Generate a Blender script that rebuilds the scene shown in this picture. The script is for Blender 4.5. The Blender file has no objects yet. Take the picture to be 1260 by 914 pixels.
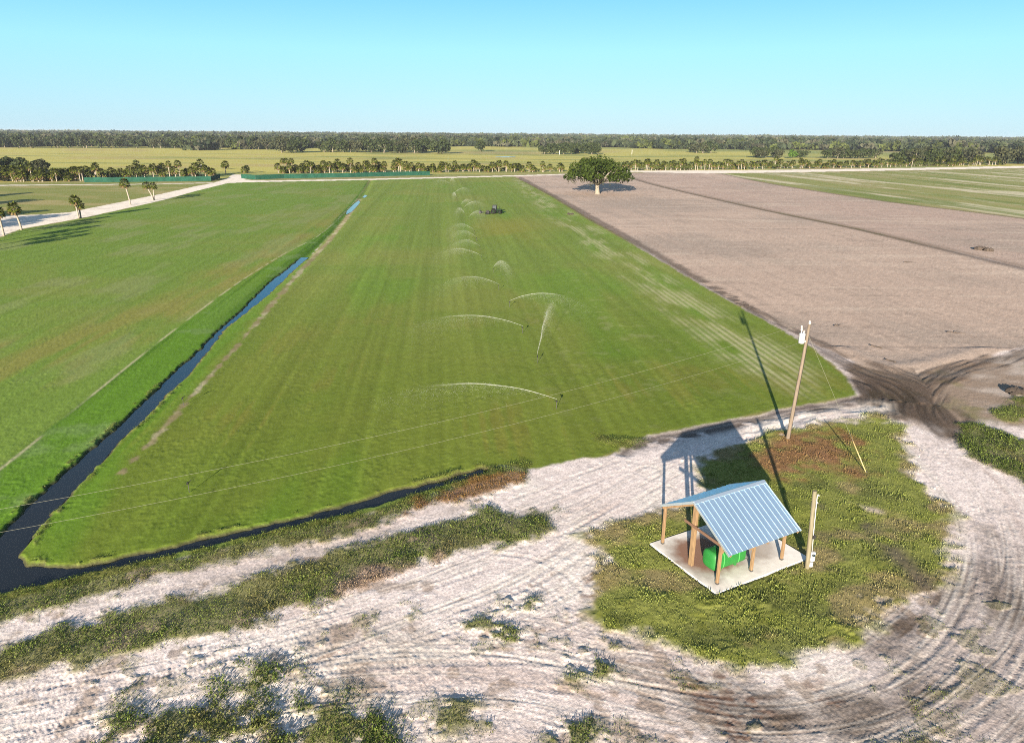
import bpy, math, random
import numpy as np
from mathutils import Matrix, Vector

random.seed(7)
RNG = np.random.default_rng(11)
C = bpy.context.scene.collection
PI = math.pi
f32 = np.float32

# ------------------------------------------------------------------ camera model of the drone shot
FPX, CAMH, CX, CY, ROLL, YHOR = 870.0, 25.0, 630.0, 457.0, 0.0071, 164.8
PITCH = math.atan((CY - YHOR) / FPX)
CAMROT = (Matrix.Rotation(PI / 2 - PITCH, 3, 'X') @ Matrix.Rotation(ROLL, 3, 'Z'))
_M = np.array(CAMROT)


def at(px, py, z=0.0):
    """ground position surveyed from the photograph"""
    d = _M @ np.array([(px - CX) / FPX, -(py - CY) / FPX, -1.0])
    t = (z - CAMH) / d[2]
    return np.array([d[0] * t, d[1] * t, z])


def pp(*pts, z=0.0):
    return np.array([at(x, y, z)[:2] for x, y in pts])


SH_ANG = math.radians(28.7)
F0 = at(882, 720)
SUN_AZ, SUN_EL = math.radians(12.0), math.radians(12.2)     # shadows run 12 deg right of straight ahead


# ------------------------------------------------------------------ noise
def _hash(ix, iy, seed):
    n = (ix.astype(np.uint32) * np.uint32(374761393)) ^ (iy.astype(np.uint32) * np.uint32(668265263)) ^ np.uint32((seed * 2654435761) & 0xffffffff)
    n = (n ^ (n >> np.uint32(13))) * np.uint32(1274126177)
    n = (n ^ (n >> np.uint32(15))) * np.uint32(2246822519)
    n = n ^ (n >> np.uint32(16))
    return n.astype(f32) * f32(1 / 4294967295.0)


def vn(x, y, seed=0):
    x = np.asarray(x, dtype=np.float64); y = np.asarray(y, dtype=np.float64)
    fx = np.floor(x); fy = np.floor(y)
    ix = fx.astype(np.int64); iy = fy.astype(np.int64)
    u = (x - fx).astype(f32); v = (y - fy).astype(f32)
    u = u * u * (3 - 2 * u); v = v * v * (3 - 2 * v)
    a = _hash(ix, iy, seed); b = _hash(ix + 1, iy, seed)
    c = _hash(ix, iy + 1, seed); d = _hash(ix + 1, iy + 1, seed)
    return (a + (b - a) * u + (c - a) * v + (a - b - c + d) * u * v) * 2 - 1


def fbm(x, y, octaves=4, seed=0, gain=0.5):
    r = 0; amp = 1.0; tot = 0
    for o in range(octaves):
        r = r + amp * vn(x * 2 ** o + 17.3 * o, y * 2 ** o - 9.1 * o, seed + 31 * o)
        tot += amp; amp *= gain
    return r / tot * 1.6


def ss(a, b, x):
    t = np.clip((x - a) / (b - a), 0, 1)
    return t * t * (3 - 2 * t)


def sdf(poly, x, y, clip=6.0):
    """signed distance to polygon, positive inside, clipped"""
    out = np.full(x.shape, -clip, dtype=f32)
    lo = poly.min(0) - clip; hi = poly.max(0) + clip
    m = (x > lo[0]) & (x < hi[0]) & (y > lo[1]) & (y < hi[1])
    if not m.any():
        return out
    X = x[m].astype(f32); Y = y[m].astype(f32)
    d2 = np.full(X.shape, clip * clip, dtype=f32); ins = np.zeros(X.shape, bool)
    n = len(poly)
    for i in range(n):
        ax, ay = poly[i]; bx, by = poly[(i + 1) % n]
        ex, ey = bx - ax, by - ay
        L = ex * ex + ey * ey + 1e-9
        wx = X - f32(ax); wy = Y - f32(ay)
        t = np.clip((wx * f32(ex) + wy * f32(ey)) / f32(L), 0, 1)
        dx = wx - t * f32(ex); dy = wy - t * f32(ey)
        d2 = np.minimum(d2, dx * dx + dy * dy)
        if ay != by:
            c = (Y >= min(ay, by)) & (Y < max(ay, by))
            ins ^= c & (X < f32(ax) + (Y - f32(ay)) * f32(ex / ey))
    d = np.sqrt(d2)
    out[m] = np.where(ins, d, -d)
    return out


def smooth_line(pts, n=6):
    p = np.array(pts, float)
    q = np.vstack([2 * p[0] - p[1], p, 2 * p[-1] - p[-2]])
    out = []
    for i in range(1, len(q) - 2):
        for k in range(n):
            t = k / n
            a, b, c, d = q[i - 1], q[i], q[i + 1], q[i + 2]
            out.append(0.5 * (2 * b + (c - a) * t + (2 * a - 5 * b + 4 * c - d) * t * t + (3 * b - a - 3 * c + d) * t ** 3))
    out.append(q[-2])
    return np.array(out)


def along(line, x, y, clip=5.0):
    """(signed lateral distance, arclength) to a polyline; far points get lateral = clip"""
    lat = np.full(x.shape, clip, dtype=f32); s = np.zeros(x.shape, dtype=f32)
    lo = line.min(0) - clip; hi = line.max(0) + clip
    m = (x > lo[0]) & (x < hi[0]) & (y > lo[1]) & (y < hi[1])
    if not m.any():
        return lat, s
    X = x[m].astype(f32); Y = y[m].astype(f32)
    best = np.full(X.shape, clip * clip, dtype=f32); bl = np.full(X.shape, clip, dtype=f32); bs = np.zeros(X.shape, dtype=f32)
    acc = 0.0
    for i in range(len(line) - 1):
        ax, ay = line[i]; bx, by = line[i + 1]
        ex, ey = bx - ax, by - ay
        L = math.hypot(ex, ey) + 1e-9; ex /= L; ey /= L
        wx = X - f32(ax); wy = Y - f32(ay)
        t = np.clip(wx * f32(ex) + wy * f32(ey), 0, L)
        dx = wx - t * f32(ex); dy = wy - t * f32(ey)
        d2 = dx * dx + dy * dy
        k = d2 < best
        best[k] = d2[k]
        side = np.sign(wx * f32(-ey) + wy * f32(ex))
        bl[k] = (np.sqrt(d2) * np.where(side == 0, 1, side))[k]
        bs[k] = (acc + t)[k]
        acc += L
    lat[m] = bl; s[m] = bs
    return lat, s


# ------------------------------------------------------------------ the site plan
WZ = -0.18
DITCH = pp((-60, 735), (-60, 690), (0, 662), (30, 630), (60, 602), (86, 579), (116, 552), (138, 534), (166, 506), (194, 481),
           (221, 453), (247, 431), (273, 404), (294, 387), (322, 358), (332, 348), (352, 333), (371, 317), (379, 317), (364, 330),
           (330, 363), (305, 383), (277, 404), (259, 428), (232, 461), (201, 489), (179, 514), (146, 542), (121, 572), (91, 602),
           (65, 630), (38, 660), (20, 687), (34, 697), (58, 700), (101, 700), (155, 687), (213, 675), (271, 660), (329, 648),
           (387, 633), (420, 625), (478, 607), (536, 594), (590, 578), (600, 580), (590, 586), (536, 600), (478, 618), (420, 634),
           (349, 648), (290, 664), (232, 677), (174, 691), (116, 704), (58, 718), (0, 731), z=WZ)
PUDDLE = pp((426, 264), (427, 260), (436, 251), (441, 247), (443, 249), (438, 255), (432, 261), z=WZ)
PUDDLE2 = pp((446, 243), (449, 240), (452, 241), (449, 243.5), z=WZ)

TURF_M = pp((20, 686), (38, 660), (65, 630), (91, 602), (121, 572), (146, 542), (179, 514), (201, 489), (232, 461), (259, 428),
            (277, 404), (305, 383), (330, 363), (364, 330), (379, 317), (428, 262), (455, 222), (540, 218.2), (630, 216.8),
            (645, 224), (680, 243), (720, 268), (760, 290.5), (800, 313), (850, 343), (900, 372), (960, 404), (1000, 428),
            (1040, 462), (1057, 486), (1000, 497), (960, 503), (900, 516), (850, 526), (800, 535), (772, 545), (760, 556), (740, 563),
            (717, 563), (695, 569), (660, 579), (630, 574), (614, 573), (590, 578), (536, 594), (478, 607), (420, 625), (329, 648), (213, 675), (155, 687), (101, 700), (58, 700), (30, 696))
TURF_L = pp((-120, 320), (0, 292), (25, 283), (70, 274.5), (105, 268), (160, 256), (200, 246.5), (240, 235.5), (285, 223.5), (455, 220.5),
            (428, 262), (379, 317), (352, 333), (322, 358), (294, 387), (273, 404), (221, 453), (166, 506), (116, 552), (60, 602), (0, 662), (-60, 690), (-330, 690))
LUSH = pp((-60, 610), (0, 577), (100, 496), (200, 417), (290, 350), (400, 284), (435, 246), (452, 224), (455, 224), (430, 260), (379, 317),
          (322, 360), (273, 404), (221, 453), (166, 506), (116, 552), (60, 602), (0, 662), (-60, 700))
LUSH2 = pp((20, 686), (91, 602), (146, 542), (201, 489), (259, 428), (300, 384), (380, 312), (392, 312), (345, 362), (300, 400), (240, 470),
           (180, 530), (150, 575), (110, 640), (90, 690), (58, 700))
STRIP = pp((144, 583), (152, 583), (205, 528), (235, 494), (290, 432), (330, 385), (372, 336), (405, 301), (430, 268), (445, 245),
           (441, 243), (424, 266), (398, 298), (366, 333), (323, 383), (284, 430), (228, 492), (198, 525))
STREAK = pp((-40, 520), (-40, 430), (180, 372), (330, 302), (420, 262), (395, 285), (250, 375), (100, 465))
WORN = pp((628, 219), (640, 221), (700, 259), (790, 313), (900, 390), (960, 424), (1010, 462), (985, 490), (925, 462), (860, 418),
          (780, 352), (700, 289), (650, 246))
BARE = pp((632, 216.5), (680, 241), (720, 266), (760, 288), (800, 311), (850, 341), (900, 370), (960, 401), (1010, 426), (1060, 449),
          (1095, 459), (1140, 457), (1190, 448), (1260, 425), (1420, 370), (1420, 372), (1260, 332), (1150, 305.5), (1050, 281.5), (945, 260),
          (850, 238.5), (800, 226.5), (772, 217.5), (764, 212.8))
BARE2 = pp((772, 217.5), (800, 226), (850, 238), (945, 259), (1050, 280), (1150, 303.5), (1260, 329.5), (1420, 364), (1420, 304),
           (1260, 269.5), (1090, 248.5), (945, 226), (887, 214), (860, 212.5), (766, 212.6))
GREENF = pp((887, 213.6), (945, 225.6), (1090, 248), (1260, 269), (1420, 302), (1420, 206), (1260, 208.5), (1100, 211), (950, 213))
ROAD_W = pp((-120, 290), (0, 266), (50, 264), (85, 261.5), (105, 257.5), (160, 246.5), (200, 238.5), (240, 229.5), (262, 225.5),
            (280, 219.5), (286, 215), (296, 215), (303, 221.5), (330, 222.3), (455, 220.2), (630, 216), (760, 212.6), (762, 213.2), (630, 217.3),
            (455, 221.6), (300, 224.6), (280, 225.5), (240, 235.5), (200, 246.5), (160, 255.5), (105, 267.5), (70, 274), (25, 282), (0, 291), (-120, 318))
ROAD_R = pp((764, 210.2), (950, 209.3), (1100, 207.2), (1260, 204.3), (1420, 200.5), (1420, 203.5), (1260, 206.8), (1100, 210), (950, 212.6), (870, 213.6), (764, 211.6))
PATH_L = pp((-100, 229.6), (0, 227.6), (100, 226.9), (200, 226.2), (262, 224.6), (262, 225.4), (200, 227), (100, 227.9), (0, 228.9), (-100, 231))
LAWN_FAR = pp((-160, 250), (-160, 228), (0, 225.5), (100, 225), (262, 223.5), (262, 225.5), (200, 238), (105, 257), (85, 261), (50, 263.5), (0, 265.5), (-120, 289))
VERGE1 = pp((-60, 745), (0, 731), (58, 718), (116, 704), (174, 691), (232, 677), (290, 664), (349, 648), (420, 634), (478, 618), (536, 600),
            (590, 580), (620, 572), (660, 566), (658, 578), (640, 592), (600, 605), (536, 624), (478, 641), (420, 660), (368, 673), (310, 688), (232, 708),
            (174, 720), (116, 737), (58, 752), (0, 767), (-60, 782))
VERGE2 = pp((-60, 812), (0, 797), (58, 779), (116, 762), (174, 742), (232, 731), (310, 711), (368, 694), (420, 679), (478, 660), (536, 644), (606, 628),
            (637, 634), (668, 622), (691, 613), (700, 618), (680, 645), (652, 665), (575, 683), (517, 694), (470, 715), (420, 730), (368, 750), (302, 778), (232, 786),
            (155, 808), (77, 820), (39, 831), (0, 843), (-60, 856))
LAWN = pp((711, 658), (760, 640), (800, 632), (840, 620), (866, 603), (860, 585), (850, 571), (860, 561), (900, 549), (947, 535),
          (1009, 522), (1084, 510), (1113, 526), (1111, 560), (1134, 595), (1169, 630), (1182, 665), (1162, 703), (1140, 738), (1096, 736),
          (1072, 761), (1034, 792), (983, 824), (937, 828), (890, 822), (840, 792), (790, 780), (720, 760), (712, 740), (735, 710), (740, 690))
WEED_R = pp((1179, 522), (1210, 521), (1262, 545), (1330, 590), (1330, 640), (1262, 598), (1222, 578), (1194, 562), (1180, 545))
WEED_R2 = pp((1218, 506), (1240, 494), (1280, 484), (1340, 470), (1340, 500), (1262, 518), (1230, 520))
WEED_B = pp((115, 940), (138, 893), (150, 878), (182, 868), (230, 862), (256, 838), (300, 838), (346, 828), (338, 851), (300, 862), (330, 880), (372, 872), (420, 868), (470, 884), (500, 940))
WEED_C = pp((572, 770), (600, 772), (618, 752), (650, 748), (684, 765), (672, 792), (640, 802), (600, 800))
WEED_C2 = pp((700, 806), (735, 798), (760, 812), (742, 830), (706, 830))
WEED_C3 = pp((540, 888), (580, 880), (618, 890), (600, 900), (556, 897))
WEED_C4 = pp((455, 750), (490, 742), (510, 755), (480, 775), (450, 770))
WEED_C5 = pp((640, 925), (680, 895), (760, 892), (800, 925))
WEED_C6 = pp((1108, 868), (1140, 855), (1165, 862), (1150, 875), (1120, 878))
WEED_C7 = pp((1110, 930), (1135, 905), (1170, 890), (1195, 905), (1190, 930))
WEED_N = pp((720, 532), (741, 533), (770, 540), (792, 541), (784, 552), (764, 552), (744, 543))
MUD = pp((640, 218), (720, 262), (800, 308), (860, 344), (930, 382), (1000, 418), (1050, 446), (1105, 456), (1150, 454), (1200, 446), (1262, 428), (1262, 440),
         (1190, 458), (1150, 474), (1165, 500), (1184, 515), (1182, 545), (1165, 540), (1130, 518), (1095, 510), (1062, 494), (1050, 474), (1010, 436),
         (950, 402), (900, 374), (850, 345.5), (800, 316), (720, 270.5), (640, 223))
BROWN_R = pp((1090, 512), (1064, 494), (1050, 470), (1050, 447), (1110, 456), (1190, 448), (1262, 426), (1420, 372), (1420, 560), (1262, 525), (1200, 522), (1180, 545), (1130, 520))
RED1 = pp((940, 560), (985, 535), (1040, 530), (1070, 545), (1075, 575), (1030, 590), (985, 600), (945, 590))
RED2 = pp((505, 617), (560, 600), (600, 590), (652, 584), (640, 594), (600, 606), (536, 625), (490, 638))
DEAD = pp((425, 725), (450, 700), (500, 700), (560, 688), (540, 702), (480, 722), (440, 745))
REDS = [pp((980, 838), (1010, 830), (1030, 845), (1015, 860), (985, 858)), pp((900, 876), (925, 868), (945, 885), (930, 900), (900, 897)),
        pp((715, 735), (735, 705), (760, 715), (750, 735)), pp((850, 835), (895, 830), (915, 860), (890, 880), (860, 860))]
DARKS = pp((880, 835), (950, 835), (1000, 852), (1080, 805), (1128, 752), (1180, 705), (1262, 668), (1330, 650), (1330, 940), (840, 940), (850, 880))
TRACK_N = smooth_line(pp((-60, 797), (0, 781), (58, 765), (116, 750), (174, 731), (232, 719), (310, 698), (368, 683), (420, 668), (478, 651), (536, 634), (594, 618), (652, 603), (720, 585)))
MAIN = smooth_line(pp((-200, 900), (0, 872), (150, 838), (320, 795), (480, 742), (600, 698), (700, 648), (780, 605), (860, 560), (950, 527), (1050, 503), (1100, 497)))
LOOP = smooth_line(pp((1095, 512), (1150, 560), (1205, 620), (1232, 690), (1215, 770), (1150, 840), (1050, 885), (920, 900), (760, 875), (600, 845), (420, 850), (200, 890), (0, 930)))
TYRES = [pp((-60, 852), (150, 820), (330, 778), (480, 728), (620, 680), (720, 630), (800, 580)),
         pp((-60, 905), (120, 868), (300, 815), (470, 765), (640, 712), (740, 655), (820, 605)),
         pp((-60, 880), (200, 838), (420, 790), (600, 725), (700, 668), (790, 615), (840, 575), (920, 545)),
         pp((560, 750), (620, 720), (690, 690), (720, 660), (780, 620)),
         pp((600, 690), (660, 700), (700, 730), (720, 780)),
         pp((480, 820), (560, 790), (650, 770), (720, 740), (760, 690)),
         pp((0, 920), (220, 880), (420, 840), (640, 830), (800, 850), (900, 880), (1050, 880), (1160, 820), (1220, 740)),
         pp((420, 914), (600, 870), (760, 880), (900, 905), (1080, 905), (1200, 850), (1262, 760)),
         pp((1120, 540), (1180, 600), (1215, 680), (1200, 770), (1120, 850), (1000, 880)),
         pp((1140, 530), (1210, 590), (1250, 680), (1245, 780), (1160, 880), (1050, 920)),
         pp((690, 600), (780, 570), (880, 540), (980, 512), (1080, 498)),
         pp((660, 640), (770, 585), (870, 552), (1000, 520), (1090, 505)),
         pp((640, 620), (720, 590), (800, 560), (860, 540)),
         pp((1262, 700), (1220, 800), (1140, 880), (1060, 914))]
TYRES = [smooth_line(t) for t in TYRES]
_a, _b = at(640, 222)[:2], at(1000, 430)[:2]
ROWDIR = (_a - _b) / np.linalg.norm(_a - _b)          # direction of the sod rows
_a, _b = at(1260, 331)[:2], at(800, 226)[:2]
BAREDIR = (_b - _a) / np.linalg.norm(_b - _a)


def col(*c):
    return np.array(c, dtype=f32)


SAND = col(.56, .497, .475); SANDP = col(.46, .392, .365); SANDD = col(.26, .22, .19); WHITE = col(.60, .56, .51)
SOIL = col(.365, .282, .228); SOILD = col(.105, .078, .06); MUDC = col(.036, .026, .020)
TURF = col(.130, .184, .036); TURFY = col(.182, .194, .052); LUSHC = col(.050, .140, .010); TURFB = col(.205, .155, .055)
WEEDG = col(.11, .115, .025); LAWNC = col(.145, .165, .026); LAWND = col(.085, .10, .018); DRY = col(.21, .165, .075); RED = col(.17, .075, .032)
PAST = col(.355, .33, .095); PASTG = col(.19, .215, .07); ROADC = col(.66, .60, .52); STRAW = col(.42, .39, .25); FORESTF = col(.06, .07, .035)

ZONES = ['ground', 'turf_field', 'turf_field_left', 'bare_field', 'bare_field_right', 'fallow_field', 'white_road', 'far_road', 'pasture',
         'lawn', 'weed_verge', 'sand_track', 'ditch_bank', 'far_lawn']


def mixc(c, d, m):
    m = np.asarray(m, dtype=f32)[:, None]
    return c * (1 - m) + d * m


def site(x, y, detail=True):
    """albedo, height, zone of the ground at (x, y)"""
    n = len(x)
    R = {}
    D = np.hypot(x, y)
    big = fbm(x / 14, y / 14, 4, 1); mid = fbm(x / 2.6, y / 2.6, 4, 2); fine = fbm(x / .45, y / .45, 3, 3); tiny = vn(x / .09, y / .09, 4)
    q = x * ROWDIR[1] - y * ROWDIR[0]; p = x * ROWDIR[0] + y * ROWDIR[1]
    h = np.zeros(n, dtype=f32); zone = np.zeros(n, dtype=np.int8)
    # ---- base: bright sand near, pasture beyond the fields
    near = y < 210
    lat, s = along(MAIN, x, y, 30.0)
    lat2, s2 = along(LOOP, x, y, 30.0)
    useloop = np.abs(lat2) < np.abs(lat)
    L_ = np.where(useloop, lat2, lat); S_ = np.where(useloop, s2, s)
    rut = fbm(L_ * 2.6, S_ * .10, 3, 21) ; rutf = fbm(L_ * 7.0, S_ * .3, 2, 22)
    c = np.tile(SAND, (n, 1))
    c = mixc(c, SANDP, ss(-.5, .7, big + .6 * rut)); c = mixc(c, WHITE, .5 * ss(.1, .9, fbm(x / 5, y / 5, 3, 9) + .5 * rutf))
    c = mixc(c, SANDD, .55 * ss(.15, 1.0, fbm(x / 6, y / 6, 5, 10) - .35 * rut))
    dk = ss(-3, 3, sdf(DARKS, x, y, 6) + 3.0 * mid)
    dkn = ss(-.6, .6, fbm(L_ / 1.1, S_ / 6, 4, 12) + .5 * big)
    c = mixc(c, col(.165, .135, .115), dk * (.42 + .5 * dkn))
    c = mixc(c, col(.13, .10, .08), dk * ss(.45, 1.0, fbm(L_ / .7, S_ / 4, 4, 13)))
    c = c * (1 + .10 * tiny + .09 * fine + .05 * vn(x / .05, y / .06, 192))[:, None]
    trash = ss(.42, .75, fbm(x / 1.3, y / 1.3, 5, 14) + .35 * fbm(x / 9, y / 9, 2, 15)) * (y < 38)
    c = mixc(c, col(.20, .15, .11), .6 * trash)
    for t_ in REDS:
        rd_ = sdf(t_, x, y, 3); c = mixc(c, col(.15, .085, .06), .8 * ss(-.9, .3, rd_ + .8 * mid) * ss(-.1, .35, .6 * fbm(x / .9, y / .6, 5, 193) + .5 * fine + .25 * rd_))
    if detail:
        h = h + (.0025 * rut * ss(-.6, .6, fbm(x / 7, y / 7, 2, 17)) + .002 * rutf + .007 * fine + .008 * tiny) * near
        l2 = L_ + .35 * vn(S_ / 6, np.zeros_like(S_), 190)
        lane = np.floor(l2 / .36); fr = np.abs(l2 / .36 - lane - .5)
        lr_ = _hash(lane.astype(np.int64), np.floor(S_ / 9 + lane * .37).astype(np.int64), 191)
        on = (lr_ > .42) * near * (np.abs(L_) < 9) * ss(80, 60, y) * ss(-.7, .1, mid + .4 * big)
        edge = np.exp(-((fr - .5) / .11) ** 2)
        h = h + on * (.0055 * np.sin(2 * PI * S_ / .23 + fr * 6 + lr_ * 40) * ss(.5, .32, fr) - .007 * edge)
        c = mixc(c, c * .78, on * edge * .5)
        rg = np.random.default_rng(60)
        for i in range(26):
            off = rg.uniform(-6, 6); wob = rg.uniform(.2, .7); fr = rg.uniform(.06, .16); wd = rg.uniform(.05, .095)
            dl = L_ - off - wob * np.sin(S_ * fr + i * 1.7) - .25 * np.sin(S_ * fr * 2.3 + i)
            fade = ss(-.1, .35, vn(S_ / 4.0, np.full_like(S_, i * 5.1), 41) + .35 * mid) * (np.abs(dl) < 1.0)
            g = np.exp(-(dl / wd) ** 2); berm = np.exp(-((np.abs(dl) - 2.1 * wd) / wd) ** 2)
            h = h + near * fade * (-.005 if i % 4 else -.012) * (g - .45 * berm)
            c = mixc(c, c * .74, fade * g * .6); c = mixc(c, WHITE, fade * berm * .35)
        amp = (.016 * ss(-.7, .7, mid))
        h = h + np.where(near, amp * fbm(x / .22, y / .3, 2, 16), 0)
        for i, t_ in enumerate(TYRES):
            tl, ts = along(t_, x, y, 3.0)
            for off in (-.88, .88):
                dl = tl - off + .06 * np.sin(ts * .7 + i)
                g = np.exp(-(dl / .15) ** 2)
                berm = np.exp(-((np.abs(dl) - .30) / .10) ** 2)
                fade = ss(-.3, .25, vn(ts / 5.0, np.full_like(ts, i * 3.7 + off), 40))
                tread = np.sin((ts + np.abs(dl) * 1.1) * 2 * PI / .24)
                h = h + fade * (-.013 * g + .007 * berm + .010 * g * tread) * (np.abs(tl) < 2.9)
                c = mixc(c, c * .86, fade * g * .5)
    c = c * (1 - .26 * dk * (.7 + .5 * dkn))[:, None]
    zone[:] = 11
    # ---- grass beside the ditch
    dw = np.maximum(np.maximum(sdf(DITCH, x, y, 4), sdf(PUDDLE, x, y, 4)), sdf(PUDDLE2, x, y, 4))
    c = mixc(c, mixc(np.tile(TURF, (n, 1)), WEEDG, ss(-.4, .4, mid)), ss(-1.5, -.9, dw + .3 * mid))
    # ---- pasture
    far = ss(-6, 6, y - (430 + .5 * x + np.where(x < -60, .0, 0)))
    far = ss(150, 190, y + 4 * mid); farp = ss(-6, 6, y - (478 + .43 * x))
    str_ = fbm(x / 160, y / 40, 4, 30); str2 = fbm(x / 40, y / 9, 3, 31)
    pc = mixc(np.tile(PAST, (n, 1)), PASTG, ss(-.25, .6, str_ + .4 * str2 + .0009 * (x - 60)))
    pc = mixc(pc, col(.30, .23, .12), .6 * ss(.35, .8, fbm(x / 130, y / 30, 4, 32)))
    pc = mixc(pc, FORESTF, .85 * ss(1500, 2000, y + 150 * big)); pc = mixc(mixc(np.tile(col(.20, .20, .075), (n, 1)), col(.27, .22, .12), ss(-.2, .6, fbm(x / 14, y / 6, 4, 29))), pc, farp)
    c = mixc(c, pc, far); zone[far > .5] = 8
    # ---- right brown earth
    m = ss(-1, 1, sdf(BROWN_R, x, y, 6) + 1.2 * mid)
    br = mixc(np.tile(col(.225, .172, .132), (n, 1)), col(.34, .29, .25), ss(0, .9, fbm(x / 5, y / 3, 4, 33) + .03 * (x - 45)))
    br = mixc(br, col(.15, .14, .06), .7 * ss(.1, .8, fbm(x / 4, y / 4, 4, 34)))
    c = mixc(c, br, m); zone[m > .5] = 0
    # ---- far lawn and left road
    m = ss(-.5, .5, sdf(LAWN_FAR, x, y, 4) + .4 * mid)
    fl = mixc(np.tile(col(.17, .19, .055), (n, 1)), col(.26, .23, .10), ss(-.3, .7, fbm(x / 25, y / 10, 4, 35)))
    m = np.maximum(m, ((x < -150) & (y > 100) & (y < 420) & (far < .5)).astype(f32))
    c = mixc(c, fl, m); zone[m > .5] = 13
    m = ss(-.4, .4, sdf(PATH_L, x, y, 3)); c = mixc(c, ROADC * .8, m)
    # ---- fallow green field right
    m = ss(-.5, .5, sdf(GREENF, x, y, 4))
    qq = x * BAREDIR[1] - y * BAREDIR[0]
    pq = x * BAREDIR[0] + y * BAREDIR[1]
    gf = mixc(np.tile(col(.19, .205, .07), (n, 1)), col(.24, .22, .10), ss(-.4, .6, fbm(qq / 6, pq / 60, 4, 36)))
    gf = mixc(gf, col(.46, .42, .31), .75 * ss(.0, .75, fbm(qq / 9, pq / 150, 3, 37) + .35 * fbm(qq / 2.5, pq / 14, 4, 38) + .2 * fbm(x / 3, y / 6, 4, 66)))
    gf = mixc(gf, col(.11, .15, .035), .7 * ss(.3, .8, fbm(qq / 8, pq / 60, 3, 39)))
    c = mixc(c, gf, m); zone[m > .5] = 5
    # ---- bare fields
    bl = fbm(qq / 2.2, pq / 45, 4, 41); bl2 = fbm(qq / .7, pq / 16, 3, 42); bb = fbm(x / 45, y / 28, 4, 43)
    bx_ = fbm(x / 30, y / 2.5, 4, 44)
    for poly, zid, tint in ((BARE, 3, SOIL), (BARE2, 4, SOIL * col(.93, .91, .93))):
        d = sdf(poly, x, y, 6)
        m = ss(-.3, .3, d + .35 * mid)
        bc = np.tile(tint, (n, 1))
        bc = mixc(bc, col(.29, .235, .195), ss(-.5, .8, bb + .35 * bl))
        bc = mixc(bc, col(.40, .31, .25), .6 * ss(.0, .9, fbm(x / 22, y / 14, 4, 45) + .4 * bx_))
        bc = mixc(bc, col(.19, .15, .125), .45 * ss(.35, 1., bx_ + .4 * bl2)); bc = mixc(bc, col(.45, .37, .30), .5 * ss(.25, .9, fbm(x / 26, y / 3.2, 4, 144) + .3 * bl2))
        bc = mixc(bc, tint * .72, .35 * ss(.2, .9, bl2))
        bc = bc * (1 + .07 * fine + .05 * tiny)[:, None]
        c = mixc(c, bc, m); zone[m > .5] = zid
        h = h + m * (.008 * fine + .012 * bl2) * ss(220, 60, y)
        if zid == 3:
            h = h + m * .16 * np.exp(-((d - 2.2) / 1.5) ** 2) * (y < 85)
    # dark divider ditch between the bare fields, dark far edge
    dl_, ds_ = along(smooth_line(pp((772, 217.5), (800, 226.3), (850, 238.3), (945, 259.6), (1050, 281), (1150, 304.6), (1260, 330.5), (1420, 366)), 3), x, y, 8)
    w = np.exp(-((dl_ + .2) / 1.35) ** 2); w2 = np.exp(-((dl_ - 2.2) / 1.1) ** 2)
    c = mixc(c, SOILD * .9, .9 * w); c = mixc(c, SOILD * 1.7, .6 * w2)
    w_ = ss(150, 60, y); h = h + (-.35 * w + .2 * w2) * w_
    dl_, ds_ = along(smooth_line(pp((887, 213.8), (945, 225.8), (1090, 248.2), (1260, 269.2), (1420, 303)), 3), x, y, 6)
    w = np.exp(-(dl_ / 1.3) ** 2); c = mixc(c, SOILD * 1.2, .8 * w)
    # ---- turf
    rows = vn(q / .55, p / 60, 50); rowb = vn(q / 3.1, p / 200, 51); cross = fbm(p / 5, q / 22, 3, 52); patch = fbm(x / 22, y / 30, 5, 53)
    d = sdf(TURF_M, x, y, 6)
    mT = ss(-.25, .25, d + .25 * mid + .12 * fine)
    tc = np.tile(TURF, (n, 1))
    tc = mixc(tc, TURFY, .55 * ss(-.6, .9, patch + .25 * rowb + .3 * cross))
    tc = mixc(tc, TURFB, .38 * ss(.15, .85, fbm(x / 9, y / 12, 5, 54) + .5 * rows * ss(.2, .6, patch + .4)) * ss(140, 50, y))
    tc = mixc(tc, LUSHC * 1.6, .22 * ss(.15, .8, fbm(q / 7, p / 40, 4, 55)))
    tc = tc * (1 + .075 * rows + .05 * rowb + .035 * np.sin(q * 2 * PI / 2.4) + .03 * np.sin(q * 2 * PI / 7.3 + .6 * mid))[:, None]
    tc = mixc(tc, tc * col(.75, .81, .54), ss(150, 48, y))  # view-angle brightness put into the colour: turf painted darker towards the camera
    tc = tc * (1 + (.045 * fine + .05 * tiny) + .05 * np.sin(q * 2 * PI / 1.2 + .5 * vn(q / 4, p / 30, 154)) * ss(170, 60, y) * ss(-.6, .5, fbm(q / 6, p / 12, 3, 155)))[:, None]
    yel = np.exp(-((x + 2) / 9) ** 2 - ((y - 190) / 45) ** 2)
    tc = mixc(tc, TURFY * col(1.0, .92, .6), .6 * yel * ss(-.6, .4, patch))
    lm = ss(-1.2, .8, sdf(LUSH2, x, y, 6) + .7 * mid)
    tc = mixc(tc, LUSHC * 1.6, .35 * lm)
    sm = ss(-.05, .4, sdf(STRIP, x, y, 3) + .38 * fbm(x / 1.2, y / 1.2, 4, 56))
    tc = mixc(tc, mixc(np.tile(col(.21, .165, .10), (n, 1)), col(.34, .30, .21), ss(-.3, .6, mid)), .78 * sm)
    wd = sdf(WORN, x, y, 6)
    wm = ss(-2.0, 3.0, wd + 1.2 * mid)
    rstr = .5 + .5 * np.sin(q * 2 * PI / .95)
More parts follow.
